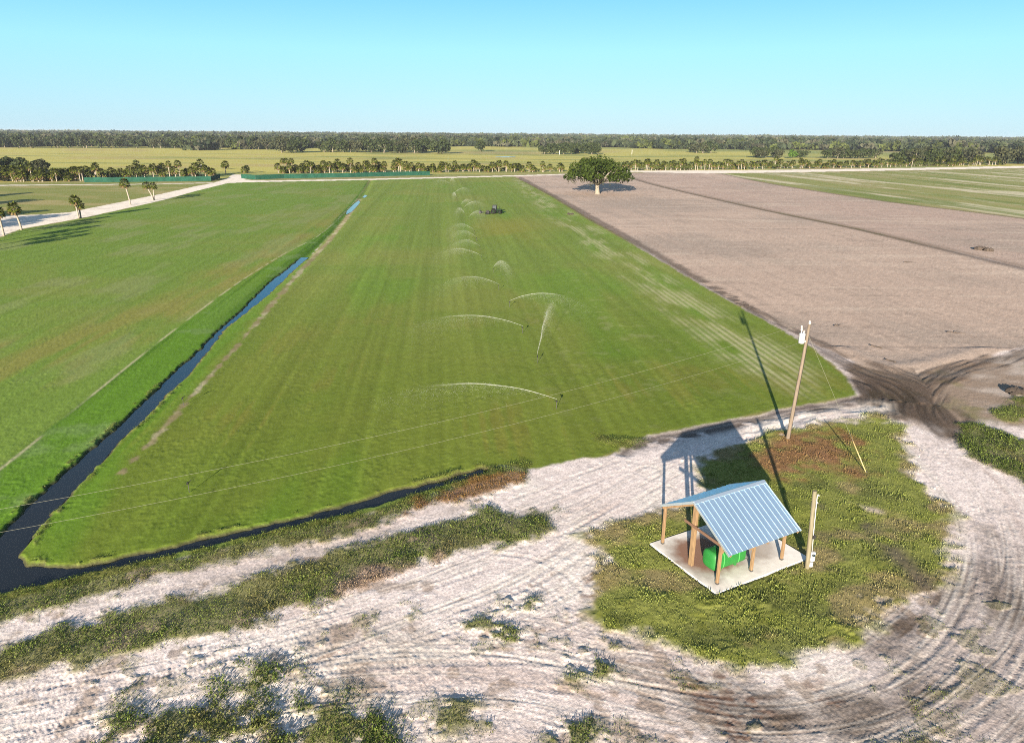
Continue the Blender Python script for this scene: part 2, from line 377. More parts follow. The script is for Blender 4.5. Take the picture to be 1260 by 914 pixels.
    tc = mixc(tc, STRAW, wm * (.25 + .75 * ss(.25, .8, rstr)) * ss(-.5, .5, fbm(q / 2.2, p / 9, 4, 57) - .12 + .3 * ss(150, 75, y)) * .58)
    tc = mixc(tc, STRAW * .9, .13 * ss(.55, .8, fbm(x / 1.6, y / 1.6, 4, 58)) * np.exp(-((x - 14) / 14) ** 2 - ((y - 95) / 40) ** 2))
    tc = mixc(tc, DRY, .5 * ss(.5, 0, d) * ss(-.2, .5, mid) * (y > 45))
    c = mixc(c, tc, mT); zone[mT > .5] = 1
    d = sdf(TURF_L, x, y, 6)
    mL = ss(-.3, .3, d + .3 * mid)
    tl = np.tile(TURF * col(.90, 1.0, .9), (n, 1))
    tl = mixc(tl, TURFY * .95, .5 * ss(-.2, .9, patch + .3 * cross))
    tl = mixc(tl, col(.17, .20, .075), .6 * ss(.2, .7, fbm(x / 7, y / 20, 4, 60)))
    tl = mixc(tl, TURFB * col(1.0, 1.1, .95), .55 * ss(-4, 5, sdf(STREAK, x, y, 8) + 3.5 * fbm(x / 10, y / 10, 4, 61)) * ss(-.8, .3, fbm(q / 2.5, p / 18, 4, 62)))
    lm = ss(-.25, .25, sdf(LUSH, x, y, 4) + .15 * mid)
    tl = mixc(tl, LUSHC * col(1.45, 1.2, 1.3), lm * .75)
    band = ss(-.2, .6, fbm(q / 1.1, p / 70, 3, 63))
    tl = mixc(tl, LUSHC * .65, lm * band * .5)
    tl = mixc(tl, col(.12, .19, .06), lm * .6 * ss(.45, .8, fbm(x / 4, y / 5, 4, 64)))
    hose, hs = along(smooth_line(pp((-60, 612), (0, 577), (100, 497), (200, 417), (290, 350), (350, 312), (400, 284), (440, 244)), 4), x, y, 2)
    tl = mixc(tl, STRAW * .9, .75 * np.exp(-(hose / .16) ** 2) * ss(-.7, .2, vn(hs / 2, hs * 0, 65)))
    tl = tl * (1 + .06 * rows + .04 * fine + .05 * tiny + .03 * np.sin(q * 2 * PI / 3.1))[:, None]
    c = mixc(c, tl, mL); zone[mL > .5] = 2
    # ---- white roads
    for poly, zid in ((ROAD_W, 6), (ROAD_R, 7)):
        m = ss(-.3, .3, sdf(poly, x, y, 4) + .35 * mid)
        rc = mixc(np.tile(ROADC, (n, 1)), ROADC * .8, ss(0, 1, mid))
        c = mixc(c, rc, m); zone[m > .5] = zid
    # ---- mud
    dm = sdf(MUD, x, y, 6)
    ml, ms = along(smooth_line(pp((930, 380), (1000, 418), (1070, 452), (1130, 480), (1175, 530), (1200, 570)), 4), x, y, 20)
    ml2, ms2 = along(smooth_line(pp((1175, 535), (1150, 500), (1180, 465), (1262, 434), (1400, 390)), 4), x, y, 20)
    mlc = np.where(np.abs(ml2) < np.abs(ml), ml2, ml); msc = np.where(np.abs(ml2) < np.abs(ml), ms2, ms)
    mr = fbm(mlc / .38, msc / 5, 3, 70); mrb = fbm(mlc / 1.2, msc / 9, 3, 71)
    mm = ss(-1.1, .4, dm + .35 + .6 * mid + .5 * mrb) * ss(-1.1, .1, mr * .5 + mrb + .8 * ss(0, 2, dm))
    core = np.exp(-((x - 38) / 4.5) ** 2 - ((y - 67) / 7) ** 2)
    mm = mm * np.clip(.75 + .5 * core + .2 * big, 0, 1) * ss(180, 90, y) + .65 * mm * ss(90, 180, y)
    cmud = mixc(np.tile(MUDC, (n, 1)), MUDC * 2.0, ss(-.1, .7, mr))
    turfsafe = np.maximum(1 - ss(-.6, .5, sdf(TURF_M, x, y, 3) + .3 * mid), 0)
    c = mixc(c, cmud, .92 * mm * turfsafe); zone[(mm * turfsafe > .5)] = 0
    h = h + mm * turfsafe * (.10 * mr + .06 * mrb) * near
    # dark wet soil rim below the turf right edge
    rim, rs_ = along(smooth_line(pp((778, 549), (797, 544), (835, 537.5), (870, 530), (917, 520), (965, 509), (1010, 501.5), (1055, 494)), 4), x, y, 3)
    rm = np.exp(-(rim / .95) ** 2) * ss(-.8, .1, fbm(x / 1.2, y / 1.2, 4, 72) + .15)
    rm = np.maximum(rm, ss(2.6, 1.7, np.abs(rim)) * ss(-1.9, -.3, sdf(TURF_M, x, y, 3) + .3 * mid))
    c = mixc(c, col(.058, .044, .036), .9 * rm * turfsafe); h = h - .10 * rm * turfsafe
    # black/white rough ridge on the track right of the pole
    rim, rs_ = along(smooth_line(pp((850, 562), (930, 536), (1000, 512), (1085, 501)), 4), x, y, 4)
    wr = np.exp(-(rim / 1.6) ** 2)
    c = mixc(c, WHITE, .7 * wr * ss(-.5, .5, mid)); h = h + wr * .10 * fbm(rim / .8, rs_ / 3, 3, 73)
    # ---- weeds and lawn
    veg = np.zeros(n, dtype=f32); tall = np.zeros(n, dtype=f32); redm = np.zeros(n, dtype=f32)
    nz = .9 * mid + .5 * fbm(x / .9, y / .9, 4, 80)
    tuft = fbm(x / .75, y / .75, 4, 181)
    for poly, k, tl_ in ((VERGE1, 1.0, .9), (VERGE2, 1.1, 1.0), (WEED_R, 1.0, 1.5), (WEED_R2, 1.0, .7), (WEED_B, 1.5, 1.7), (WEED_C, 1.5, .8), (WEED_C2, 1.6, .6), (WEED_C3, 1.4, .6),
                         (WEED_C4, 1.6, .4), (WEED_C5, 1.8, .7), (WEED_C6, 1.5, .6), (WEED_C7, 1.6, .6), (WEED_N, .7, 1.2)):
        d = sdf(poly, x, y, 5)
        m = ss(-.8, .6, d + k * .8 * nz + .25 * tuft)
        if poly is WEED_B or k > 1.3: m = np.clip(ss(-1.6, .9, d + 1.2 * nz) * ss(-.35, .45, .75 * tuft + .55 * fbm(x / 2.1, y / 2.1, 3, 81) + (.42 if poly is WEED_B else .10)), 0, 1)
        if poly is VERGE1 or poly is VERGE2: m = m * ss(-1.0, -.1, .5 * tuft + .6 * fbm(x / 3.2, y / 3.2, 3, 182) + .5 * np.clip(d, -1, 1.5))
        veg = np.maximum(veg, m); tall = np.maximum(tall, m * tl_)
    tl, ts = along(TRACK_N, x, y, 3)
    gap = ss(.75, .15, np.abs(tl) + .8 * nz) * (x < 2)
    veg = veg * (1 - .85 * gap)
    reed = np.exp(-((dw + .5) / .3) ** 2) * ss(-.1, .5, tuft + .5 * mid) * (y < 70)
    veg = np.maximum(veg, .8 * reed); tall = np.maximum(tall, reed)
    scat = ss(.50, .72, fbm(x / 1.6, y / 1.6, 5, 82) + .3 * fbm(x / 11, y / 11, 2, 83)) * (y < 60) * (1 - mT) * .6
    scat = scat * ss(9, 4, np.abs(lat) * 0 + np.abs(np.where(x < -3, 5, 5)))
    veg = np.maximum(veg, scat * (y < 34))
    vc = mixc(np.tile(WEEDG, (n, 1)), col(.12, .125, .035), ss(-.4, .6, mid)); vc = mixc(vc, col(.17, .13, .08), .7 * ss(.3, .8, fbm(x / 2, y / 2, 4, 84)))
    redm = np.maximum(ss(-.6, .5, sdf(RED2, x, y, 4) + .8 * nz), 0)
    vc = mixc(vc, RED * 1.1, .75 * redm)
    dd = ss(-.8, .6, sdf(DEAD, x, y, 4) + 1.0 * nz)
    vc = mixc(vc, col(.24, .17, .12), dd)
    c = mixc(c, vc, veg ** 1.6 * .9); h = h + veg * .06 * (1 + mid)
    zone[(veg > .5)] = 10
    dl = sdf(LAWN, x, y, 6)
    ml_ = ss(-.7, .6, dl + 1.0 * nz)
    patchy = ss(-.62, .1, fbm(x / 1.5, y / 1.5, 5, 85) + .45 * np.clip(dl, -2, 4) + .25)
    ml_ = ml_ * patchy
    lc = mixc(np.tile(LAWNC, (n, 1)), LAWND, .75 * ss(.0, .8, fbm(x / 2.2 + y / 4, y / 1.6, 4, 86)))
    lc = mixc(lc, DRY, .8 * ss(.15, .75, fbm(x / 3.2, y / 2.4, 5, 87) + .5 * ss(1.6, .2, dl)))
    lred = ss(-.9, .9, sdf(RED1, x, y, 4) + 1.2 * nz)
    lred = lred * ss(-.75, .35, .5 * tuft + .7 * mid); lc = mixc(lc, RED, .85 * lred)
    mudp, _s = along(smooth_line(pp((1000, 612), (1060, 645), (1110, 690), (1145, 730)), 4), x, y, 4)
    lmud = np.exp(-(mudp / .9) ** 2) * ss(-.2, .5, mid + .3)
    lc = mixc(lc, col(.09, .07, .055), .8 * lmud)
    wsn, _s = along(smooth_line(pp((1005, 615), (1045, 622), (1080, 630)), 3), x, y, 3)
    lc = mixc(lc, col(.40, .34, .29), .8 * np.exp(-(wsn / .35) ** 2) * ss(-.3, .5, mid))
    c = mixc(c, lc, ml_ * .95); zone[(ml_ > .5)] = 9
    h = h + ml_ * (.05 + .05 * mid)
    pad_u = (x - F0[0]) * math.cos(SH_ANG) + (y - F0[1]) * math.sin(SH_ANG); pad_v = -(x - F0[0]) * math.sin(SH_ANG) + (y - F0[1]) * math.cos(SH_ANG)
    off_pad = ~((pad_u > -.78) & (pad_u < 7.14) & (pad_v > -.74) & (pad_v < 5.38))
    ml_ = ml_ * off_pad; veg = veg * off_pad
    h = np.where(off_pad, h, -.05)
    R['lawn'] = ml_ * (1 - .8 * lmud); R['veg'] = veg; R['tall'] = tall; R['red'] = np.maximum(redm, lred * .85); R['dead'] = dd
    # ---- ditch
    dn = dw + .18 * fbm(x / .8, y / .8, 3, 90)
    bank = ss(-.38, .04, dn)
    h = h * (1 - bank) + bank * (WZ - .03 - .25 * ss(0.1, .9, dn))
    wet = ss(-.42, -.1, dn)
    c = mixc(c, col(.035, .03, .022), .9 * wet)
    zone[(bank > .5)] = 12
    R['water'] = dw
    sw, _ = along(smooth_line(pp((374, 318), (410, 284), (430, 258), (447, 240), (456, 222)), 3), x, y, 5)
    h = h - .35 * np.exp(-(sw / 1.2) ** 2) * (1 - bank)
    if detail:
        g = (1 + .06 * tiny + .05 * fine)
        c = c * g[:, None]
    R.update(c=np.clip(c, .004, .85), h=h, zone=zone, turf=np.maximum(mT, mL))
    return R


# ------------------------------------------------------------------ object helpers
def link(name, me, m=None, parent=None):
    o = bpy.data.objects.new(name, me); C.objects.link(o)
    if m is not None and me is not None and not me.materials: me.materials.append(m)
    if parent is not None: o.parent = parent
    return o


def tag(o, label, cat=None, group=None, kind=None):
    o['label'] = label
    if cat: o['category'] = cat
    if group: o['group'] = group
    if kind: o['kind'] = kind
    return o


def empty(name, loc, rz=0.0, scale=1.0):
    o = bpy.data.objects.new(name, None); C.objects.link(o)
    o.location = tuple(float(v) for v in loc); o.rotation_euler = (0, 0, rz); o.scale = (scale,) * 3
    o.empty_display_size = .2
    return o


def raw_mesh(name, V, F, cols=None, smooth=False):
    V = np.asarray(V, dtype=f32); F = np.asarray(F, dtype=np.int32)
    me = bpy.data.meshes.new(name)
    me.vertices.add(len(V)); me.vertices.foreach_set('co', V.ravel())
    k = F.shape[1]
    me.loops.add(F.size); me.loops.foreach_set('vertex_index', F.ravel())
    me.polygons.add(len(F)); me.polygons.foreach_set('loop_start', np.arange(0, F.size, k, dtype=np.int32))
    if smooth: me.polygons.foreach_set('use_smooth', np.ones(len(F), dtype=bool))
    me.update(calc_edges=True)
    if cols is not None:
        a = me.attributes.new('Col', 'FLOAT_COLOR', 'POINT')
        cc = np.ones((len(V), 4), dtype=f32); cc[:, :3] = cols
        a.data.foreach_set('color', cc.ravel())
    return me


class MB:
    """collects shapes for ONE mesh"""
    def __init__(s): s.v = []; s.f = []
    def add(s, vs, fs):
        b = len(s.v); s.v += [tuple(float(c) for c in v) for v in vs]; s.f += [tuple(i + b for i in f) for f in fs]
    def box(s, c, d, rot=None, bev=0.0):
        x, y, z = d[0] / 2, d[1] / 2, d[2] / 2
        R = rot if rot is not None else Matrix.Identity(3)
        b = min(bev, x * .9, y * .9, z * .9)
        if b <= 0:
            P = [Vector((sx * x, sy * y, sz * z)) for sz in (-1, 1) for sx, sy in ((-1, -1), (1, -1), (1, 1), (-1, 1))]
            fs = [(0, 3, 2, 1), (4, 5, 6, 7), (0, 1, 5, 4), (1, 2, 6, 5), (2, 3, 7, 6), (3, 0, 4, 7)]
        else:
            P = []
            for zz, ins in ((-z, b), (-z + b, 0), (z - b, 0), (z, b)):
                xx, yy = x - ins, y - ins
                P += [Vector(q) for q in ((-xx + b, -yy, zz), (xx - b, -yy, zz), (xx, -yy + b, zz), (xx, yy - b, zz), (xx - b, yy, zz), (-xx + b, yy, zz), (-xx, yy - b, zz), (-xx, -yy + b, zz))]
            fs = [tuple(range(7, -1, -1)), tuple(range(24, 32))]
            for l in range(3):
                for i in range(8):
                    j = (i + 1) % 8; fs.append((l * 8 + i, l * 8 + j, l * 8 + 8 + j, l * 8 + 8 + i))
        c = Vector(c)
        s.add([R @ q + c for q in P], fs)
        return s
    def beam(s, a, b, w, d, up=(0, 0, 1), bev=.006):
        a, b = Vector(a), Vector(b); ax = (b - a); L = ax.length; ax.normalize()
        u = Vector(up); sd = ax.cross(u)
        if sd.length < 1e-4: sd = ax.cross(Vector((1, 0, 0)))
        sd.normalize(); u = sd.cross(ax).normalized()
        R = Matrix((ax, sd, u)).transposed()
        return s.box((a + b) / 2, (L, w, d), R, bev)
    def tube(s, pts, rad, n=8, cap=True):
        pts = [Vector(p) for p in pts]
        rad = rad if hasattr(rad, '__len__') else [rad] * len(pts)
        vs = []; fs = []
        prev = None
        for i, p in enumerate(pts):
            t = (pts[min(i + 1, len(pts) - 1)] - pts[max(i - 1, 0)]).normalized()
            ref = prev if prev is not None else (Vector((1, 0, 0)) if abs(t.x) < .9 else Vector((0, 1, 0)))
            u = (ref - t * ref.dot(t)).normalized(); w = t.cross(u); prev = u
            for k in range(n):
                a = 2 * PI * k / n; vs.append(p + (u * math.cos(a) + w * math.sin(a)) * rad[i])
        for i in range(len(pts) - 1):
            for k in range(n):
                k2 = (k + 1) % n; fs.append((i * n + k, i * n + k2, (i + 1) * n + k2, (i + 1) * n + k))
        if cap:
            fs.append(tuple(range(n - 1, -1, -1))); fs.append(tuple((len(pts) - 1) * n + k for k in range(n)))
        s.add(vs, fs); return s
    def build(s, name, m, parent=None, smooth=False, angle=None):
        me = bpy.data.meshes.new(name); me.from_pydata(s.v, [], s.f); me.update()
        if smooth:
            for p in me.polygons: p.use_smooth = len(p.vertices) <= 4
        return link(name, me, m, parent)


def copy_tree(o, parent=None):
    c = o.copy(); C.objects.link(c)
    if parent is not None: c.parent = parent
    for ch in list(o.children): copy_tree(ch, c)
    return c


ONES = 'zero first second third fourth fifth sixth seventh eighth ninth tenth eleventh twelfth thirteenth fourteenth fifteenth sixteenth seventeenth eighteenth nineteenth'.split()
TENS = {20: 'twent', 30: 'thirt', 40: 'fort', 50: 'fift'}


def ordinal(n):
    if n < 20: return ONES[n]
    t, r = n // 10 * 10, n % 10
    return TENS[t] + ('ieth' if r == 0 else 'y-' + ONES[r])


# ------------------------------------------------------------------ materials
def mat(name, base, rough=.7, metal=0.0, var=.15, scale=6.0, bump=0.0, bscale=40.0, spec=.5, alt=None, alt_amt=.5, stretch=(1, 1, 1), attr=False, translucent=0.0, emit=None):
    m = bpy.data.materials.new(name); m.use_nodes = True
    N = m.node_tree.nodes; Lk = m.node_tree.links
    b = N['Principled BSDF']; out = N['Material Output']
    b.inputs['Roughness'].default_value = rough; b.inputs['Metallic'].default_value = metal
    b.inputs['Specular IOR Level'].default_value = spec
    tc = N.new('ShaderNodeTexCoord'); mp = N.new('ShaderNodeMapping'); mp.inputs['Scale'].default_value = stretch
    Lk.new(tc.outputs['Object'], mp.inputs['Vector'])
    no = N.new('ShaderNodeTexNoise'); no.inputs['Scale'].default_value = scale; no.inputs['Detail'].default_value = 5
    Lk.new(mp.outputs['Vector'], no.inputs['Vector'])
    rng = N.new('ShaderNodeMapRange'); rng.inputs['From Min'].default_value = .25; rng.inputs['From Max'].default_value = .75
    rng.inputs['To Min'].default_value = 1 - var; rng.inputs['To Max'].default_value = 1 + var
    Lk.new(no.outputs['Fac'], rng.inputs['Value'])
    if attr:
        src = N.new('ShaderNodeAttribute'); src.attribute_name = 'Col'; so = src.outputs['Color']
    else:
        src = N.new('ShaderNodeRGB'); src.outputs[0].default_value = (*base, 1); so = src.outputs[0]
    if alt is not None:
        no2 = N.new('ShaderNodeTexNoise'); no2.inputs['Scale'].default_value = scale * .35; no2.inputs['Detail'].default_value = 6
        Lk.new(mp.outputs['Vector'], no2.inputs['Vector'])
        r2 = N.new('ShaderNodeMapRange'); r2.inputs['From Min'].default_value = .45; r2.inputs['From Max'].default_value = .68
        r2.inputs['To Max'].default_value = alt_amt
        Lk.new(no2.outputs['Fac'], r2.inputs['Value'])
        mx = N.new('ShaderNodeMix'); mx.data_type = 'RGBA'
        Lk.new(r2.outputs[0], mx.inputs[0]); Lk.new(so, mx.inputs[6]); mx.inputs[7].default_value = (*alt, 1); so = mx.outputs[2]
    mul = N.new('ShaderNodeMix'); mul.data_type = 'RGBA'; mul.blend_type = 'MULTIPLY'; mul.inputs[0].default_value = 1
    Lk.new(so, mul.inputs[6]); Lk.new(rng.outputs[0], mul.inputs[7])
    Lk.new(mul.outputs[2], b.inputs['Base Color'])
    if bump > 0:
        nb = N.new('ShaderNodeTexNoise'); nb.inputs['Scale'].default_value = bscale; nb.inputs['Detail'].default_value = 3
        Lk.new(mp.outputs['Vector'], nb.inputs['Vector'])
        bp = N.new('ShaderNodeBump'); bp.inputs['Strength'].default_value = bump; bp.inputs['Distance'].default_value = .03
        Lk.new(nb.outputs['Fac'], bp.inputs['Height']); Lk.new(bp.outputs[0], b.inputs['Normal'])
    if translucent > 0:
        tr = N.new('ShaderNodeBsdfTranslucent'); Lk.new(mul.outputs[2], tr.inputs['Color'])
        ms = N.new('ShaderNodeMixShader'); ms.inputs[0].default_value = translucent
        Lk.new(b.outputs[0], ms.inputs[1]); Lk.new(tr.outputs[0], ms.inputs[2]); Lk.new(ms.outputs[0], out.inputs['Surface'])
    return m


M_EARTH = mat('earth_surface', (1, 1, 1), .95, attr=True, var=.34, scale=7, bump=.38, bscale=16, spec=.1)
M_GRASS = mat('mown_grass_surface', (1, 1, 1), .95, attr=True, var=.14, scale=14, bump=.10, bscale=22, spec=.05)
M_LEAF = mat('leaf_surface', (1, 1, 1), .7, attr=True, var=.22, scale=.6, spec=.15, translucent=.22)
M_WEED = mat('weed_leaf', (1, 1, 1), .7, attr=True, var=.2, scale=1.5, spec=.15, translucent=.2)
M_BARK = mat('bark', (.19, .165, .135), .95, var=.35, scale=2.5, bump=.6, bscale=9, spec=.1)
M_PALMBARK = mat('palm_trunk', (.20, .18, .15), .95, var=.3, scale=3, bump=.7, bscale=8, spec=.1, stretch=(1, 1, 3))
M_WOOD = mat('pine_lumber', (.165, .11, .060), .8, var=.28, scale=3, alt=(.115, .072, .04), alt_amt=.5, stretch=(6, 6, .7), spec=.2)
M_WOODD = mat('weathered_lumber', (.10, .06, .04), .85, var=.25, scale=4, stretch=(1, 6, 6), spec=.2)
M_POLE = mat('weathered_pole', (.125, .103, .08), .9, var=.3, scale=2.5, alt=(.10, .08, .06), stretch=(5, 5, .5), spec=.15)
M_POLE2 = mat('pale_pole', (.135, .122, .082), .9, var=.22, scale=2.5, stretch=(5, 5, .5), spec=.15)
M_ROOF = mat('galvanised_sheet', (.58, .76, .90), .40, metal=.93, var=.05, scale=1.2, bump=.03, bscale=5)
M_TRIM = mat('metal_trim', (.60, .70, .77), .45, metal=.9, var=.05, scale=2)
M_TANK = mat('green_paint', (.006, .115, .016), .6, var=.12, scale=2.0, alt=(.02, .13, .02), alt_amt=.4)
M_STEEL = mat('grey_steel', (.05, .05, .05), .7, metal=.0, spec=.2, var=.2, scale=6)
M_DARK = mat('dark_metal', (.014, .014, .016), .7, spec=.2, var=.2, scale=6)
M_GREYPAINT = mat('pale_grey_paint', (.36, .37, .37), .45, var=.08, scale=4)
M_WHITE = mat('white_ceramic', (.55, .55, .53), .35, var=.06, scale=6)
M_WIRE = mat('aluminium_wire', (.145, .15, .11), .6, metal=.0, var=.05, scale=3)
M_YEL = mat('yellow_plastic', (.33, .25, .11), .5, var=.1, scale=4)
M_SCREEN = mat('green_screen_cloth', (.010, .048, .032), .85, var=.28, scale=.35, spec=.1)
M_TRACT = mat('dark_green_paint', (.004, .015, .005), .75, spec=.15, var=.1, scale=3)
M_TYRE = mat('rubber', (.009, .009, .009), .9, spec=.1, var=.2, scale=8)
M_GLASS = mat('tinted_glass', (.012, .022, .03), .3, spec=.25, var=.05, scale=2)
M_YPAINT = mat('yellow_paint', (.45, .30, .02), .45, var=.1, scale=3)
M_CLOD = mat('clod_earth', (.028, .021, .016), .95, var=.35, scale=4, bump=.5, bscale=9)
M_STICK = mat('dead_wood', (.045, .034, .026), .95, var=.3, scale=5)


def pad_material():
    m = mat('stained_concrete', (.66, .64, .60), .85, var=.07, scale=3, bump=.1, bscale=30, spec=.2)
    N = m.node_tree.nodes; Lk = m.node_tree.links; b = N['Principled BSDF']
    prev = b.inputs['Base Color'].links[0].from_socket
    tc = N.new('ShaderNodeTexCoord'); no = N.new('ShaderNodeTexNoise'); no.inputs['Scale'].default_value = 1.6; no.inputs['Detail'].default_value = 6
    Lk.new(tc.outputs['Object'], no.inputs['Vector'])

    def blob(cx, cy, rx, ry, color, amt, prev, soft=.35, wob=.9):
        mp = N.new('ShaderNodeMapping'); mp.vector_type = 'POINT'
        mp.inputs['Location'].default_value = (-cx / rx, -cy / ry, 0); mp.inputs['Scale'].default_value = (1 / rx, 1 / ry, 0)
        Lk.new(tc.outputs['Object'], mp.inputs['Vector'])
        ln = N.new('ShaderNodeVectorMath'); ln.operation = 'LENGTH'; Lk.new(mp.outputs[0], ln.inputs[0])
        ad = N.new('ShaderNodeMath'); ad.operation = 'MULTIPLY_ADD'; Lk.new(no.outputs['Fac'], ad.inputs[0]); ad.inputs[1].default_value = wob
        Lk.new(ln.outputs['Value'], ad.inputs[2])
        r = N.new('ShaderNodeMapRange'); r.inputs['From Min'].default_value = 1 + wob / 2 - soft; r.inputs['From Max'].default_value = 1 + wob / 2 + soft
        r.inputs['To Min'].default_value = amt; r.inputs['To Max'].default_value = 0
        Lk.new(ad.outputs[0], r.inputs['Value'])
        mx = N.new('ShaderNodeMix'); mx.data_type = 'RGBA'; Lk.new(r.outputs[0], mx.inputs[0]); Lk.new(prev, mx.inputs[6]); mx.inputs[7].default_value = (*color, 1)
        return mx.outputs[2]
    prev = blob(2.3, 2.5, 2.8, 2.2, (.33, .30, .265), .85, prev)
    prev = blob(.2, 2.4, .9, 2.6, (.30, .27, .24), .7, prev)
    prev = blob(5.0, 1.6, 1.4, 1.2, (.26, .22, .19), .65, prev)
    prev = blob(1.6, 2.7, 1.9, 1.9, (.20, .11, .075), .95, prev, .18, .5)
    Lk.new(prev, b.inputs['Base Color'])
    return m


def water_material():
    m = bpy.data.materials.new('ditch_water_surface'); m.use_nodes = True
    N = m.node_tree.nodes; Lk = m.node_tree.links; b = N['Principled BSDF']
    b.inputs['Base Color'].default_value = (.010, .012, .014, 1); b.inputs['Roughness'].default_value = .06; b.inputs['IOR'].default_value = 1.33
    tc = N.new('ShaderNodeTexCoord'); no = N.new('ShaderNodeTexNoise'); no.inputs['Scale'].default_value = 2.2; no.inputs['Detail'].default_value = 3
    bp = N.new('ShaderNodeBump'); bp.inputs['Strength'].default_value = .12; bp.inputs['Distance'].default_value = .03
    Lk.new(tc.outputs['Object'], no.inputs['Vector']); Lk.new(no.outputs['Fac'], bp.inputs['Height']); Lk.new(bp.outputs[0], b.inputs['Normal'])
    return m


M_WATER = water_material()


def spray_material(name, alpha, fade):
    m = bpy.data.materials.new(name); m.use_nodes = True
    N = m.node_tree.nodes; Lk = m.node_tree.links; b = N['Principled BSDF']
    b.inputs['Base Color'].default_value = (.75, .77, .78, 1); b.inputs['Roughness'].default_value = .6
    tc = N.new('ShaderNodeTexCoord'); no = N.new('ShaderNodeTexNoise'); no.inputs['Scale'].default_value = 2.5; no.inputs['Detail'].default_value = 4
    Lk.new(tc.outputs['Object'], no.inputs['Vector'])
    r = N.new('ShaderNodeMapRange'); r.inputs['From Min'].default_value = .3; r.inputs['From Max'].default_value = .7
    r.inputs['To Min'].default_value = alpha * .4; r.inputs['To Max'].default_value = alpha * 1.4
    Lk.new(no.outputs['Fac'], r.inputs['Value'])
    sx = N.new('ShaderNodeSeparateXYZ'); Lk.new(tc.outputs['Object'], sx.inputs[0])
    r2 = N.new('ShaderNodeMapRange'); r2.inputs['From Min'].default_value = .5; r2.inputs['From Max'].default_value = fade; r2.inputs['To Min'].default_value = 1; r2.inputs['To Max'].default_value = .0
    Lk.new(sx.outputs['X'], r2.inputs['Value'])
    ml = N.new('ShaderNodeMath'); ml.operation = 'MULTIPLY'; Lk.new(r.outputs[0], ml.inputs[0]); Lk.new(r2.outputs[0], ml.inputs[1]); Lk.new(ml.outputs[0], b.inputs['Alpha'])
    return m


M_JET = spray_material('water_jet_spray', .18, 12.5)
M_MIST = spray_material('water_mist', .11, 26)


# ------------------------------------------------------------------ ground sheet
def build_ground():
    ys = [-300, -60, -15, 0, 8, 13, 16.5, 19]
    y = 20.0
    while y < 9000:
        ys.append(y); y += max(.05, (.86 if y < 190 else .34) * (y * y + CAMH ** 2) / (CAMH * 707.0)) if y < 900 else y * .12
    ys.append(9000.0)
    ys = np.array(ys)
    NC = 1180
    s = np.linspace(-1, 1, NC)
    so = np.array([1.015, 1.04, 1.08, 1.15, 1.3, 1.6, 2.2, 4, 9, 25])
    s = np.concatenate([-so[::-1], s, so])
    w = .80 * np.clip(ys, 8, None) + 10
    X = (w[:, None] * s[None, :]); Y = np.repeat(ys[:, None], len(s), 1)
    x = X.ravel(); yv = Y.ravel()
    R = site(x, yv)
    V = np.stack([x, yv, R['h']], 1).astype(f32)
    nr, ncol = len(ys), len(s)
    idx = np.arange(nr * ncol).reshape(nr, ncol)
    F = np.stack([idx[:-1, :-1], idx[:-1, 1:], idx[1:, 1:], idx[1:, :-1]], -1).reshape(-1, 4)
    zf = R['zone'][F[:, 0]]
    info = {'ground': ('brown disturbed earth beside the bare field', 'ground', M_EARTH), 'turf_field': ('wide sod field of mown green turf with sprinklers', 'field', M_GRASS),
            'turf_field_left': ('green sod field between white road and water ditch', 'field', M_GRASS), 'bare_field': ('large bare pinkish brown soil field with lone oak', 'field', M_EARTH),
            'bare_field_right': ('narrow bare soil field beyond the dark divider line', 'field', M_EARTH), 'fallow_field': ('green fallow field with white sandy streaks', 'field', M_GRASS),
            'white_road': ('white shell road beside the row of palms', 'road', M_EARTH), 'far_road': ('pale road along the far palm row', 'road', M_EARTH),
            'pasture': ('yellow green pasture beyond the palm row', 'pasture', M_GRASS), 'lawn': ('rough grass patch around the open shed', 'lawn', M_GRASS),
            'weed_verge': ('weedy ground along the ditch and sand track', 'verge', M_EARTH), 'sand_track': ('pale rutted sand track with tyre marks', 'track', M_EARTH),
            'ditch_bank': ('dark wet bank of the water ditch', 'bank', M_EARTH), 'far_lawn': ('dry mown grass between white road and palms', 'lawn', M_GRASS)}
    plain = {'turf_field_left': 'turf_field', 'bare_field_right': 'bare_field'}
    for zi, zn in enumerate(ZONES):
        fz = F[zf == zi]
        if not len(fz): continue
        used, inv = np.unique(fz, return_inverse=True)
        me = raw_mesh(zn, V[used], inv.reshape(fz.shape), R['c'][used], smooth=True)
        # normals continuous over the whole sheet come from shared border positions
        lab, cat, m = info[zn]
        tag(link(plain.get(zn, zn), me, m), lab, cat, kind='structure')
    return


def flat_poly(name, poly, z, m, label, cat):
    me = bpy.data.meshes.new(name)
    import bmesh
    bm = bmesh.new(); vs = [bm.verts.new((float(a), float(b), z)) for a, b in poly]
    f = bm.faces.new(vs); f.normal_update()
    if f.normal.z < 0: bmesh.ops.reverse_faces(bm, faces=[f])
    bmesh.ops.triangulate(bm, faces=bm.faces[:]); bm.to_mesh(me); bm.free()
    return tag(link(name, me, m), label, cat, kind='structure')


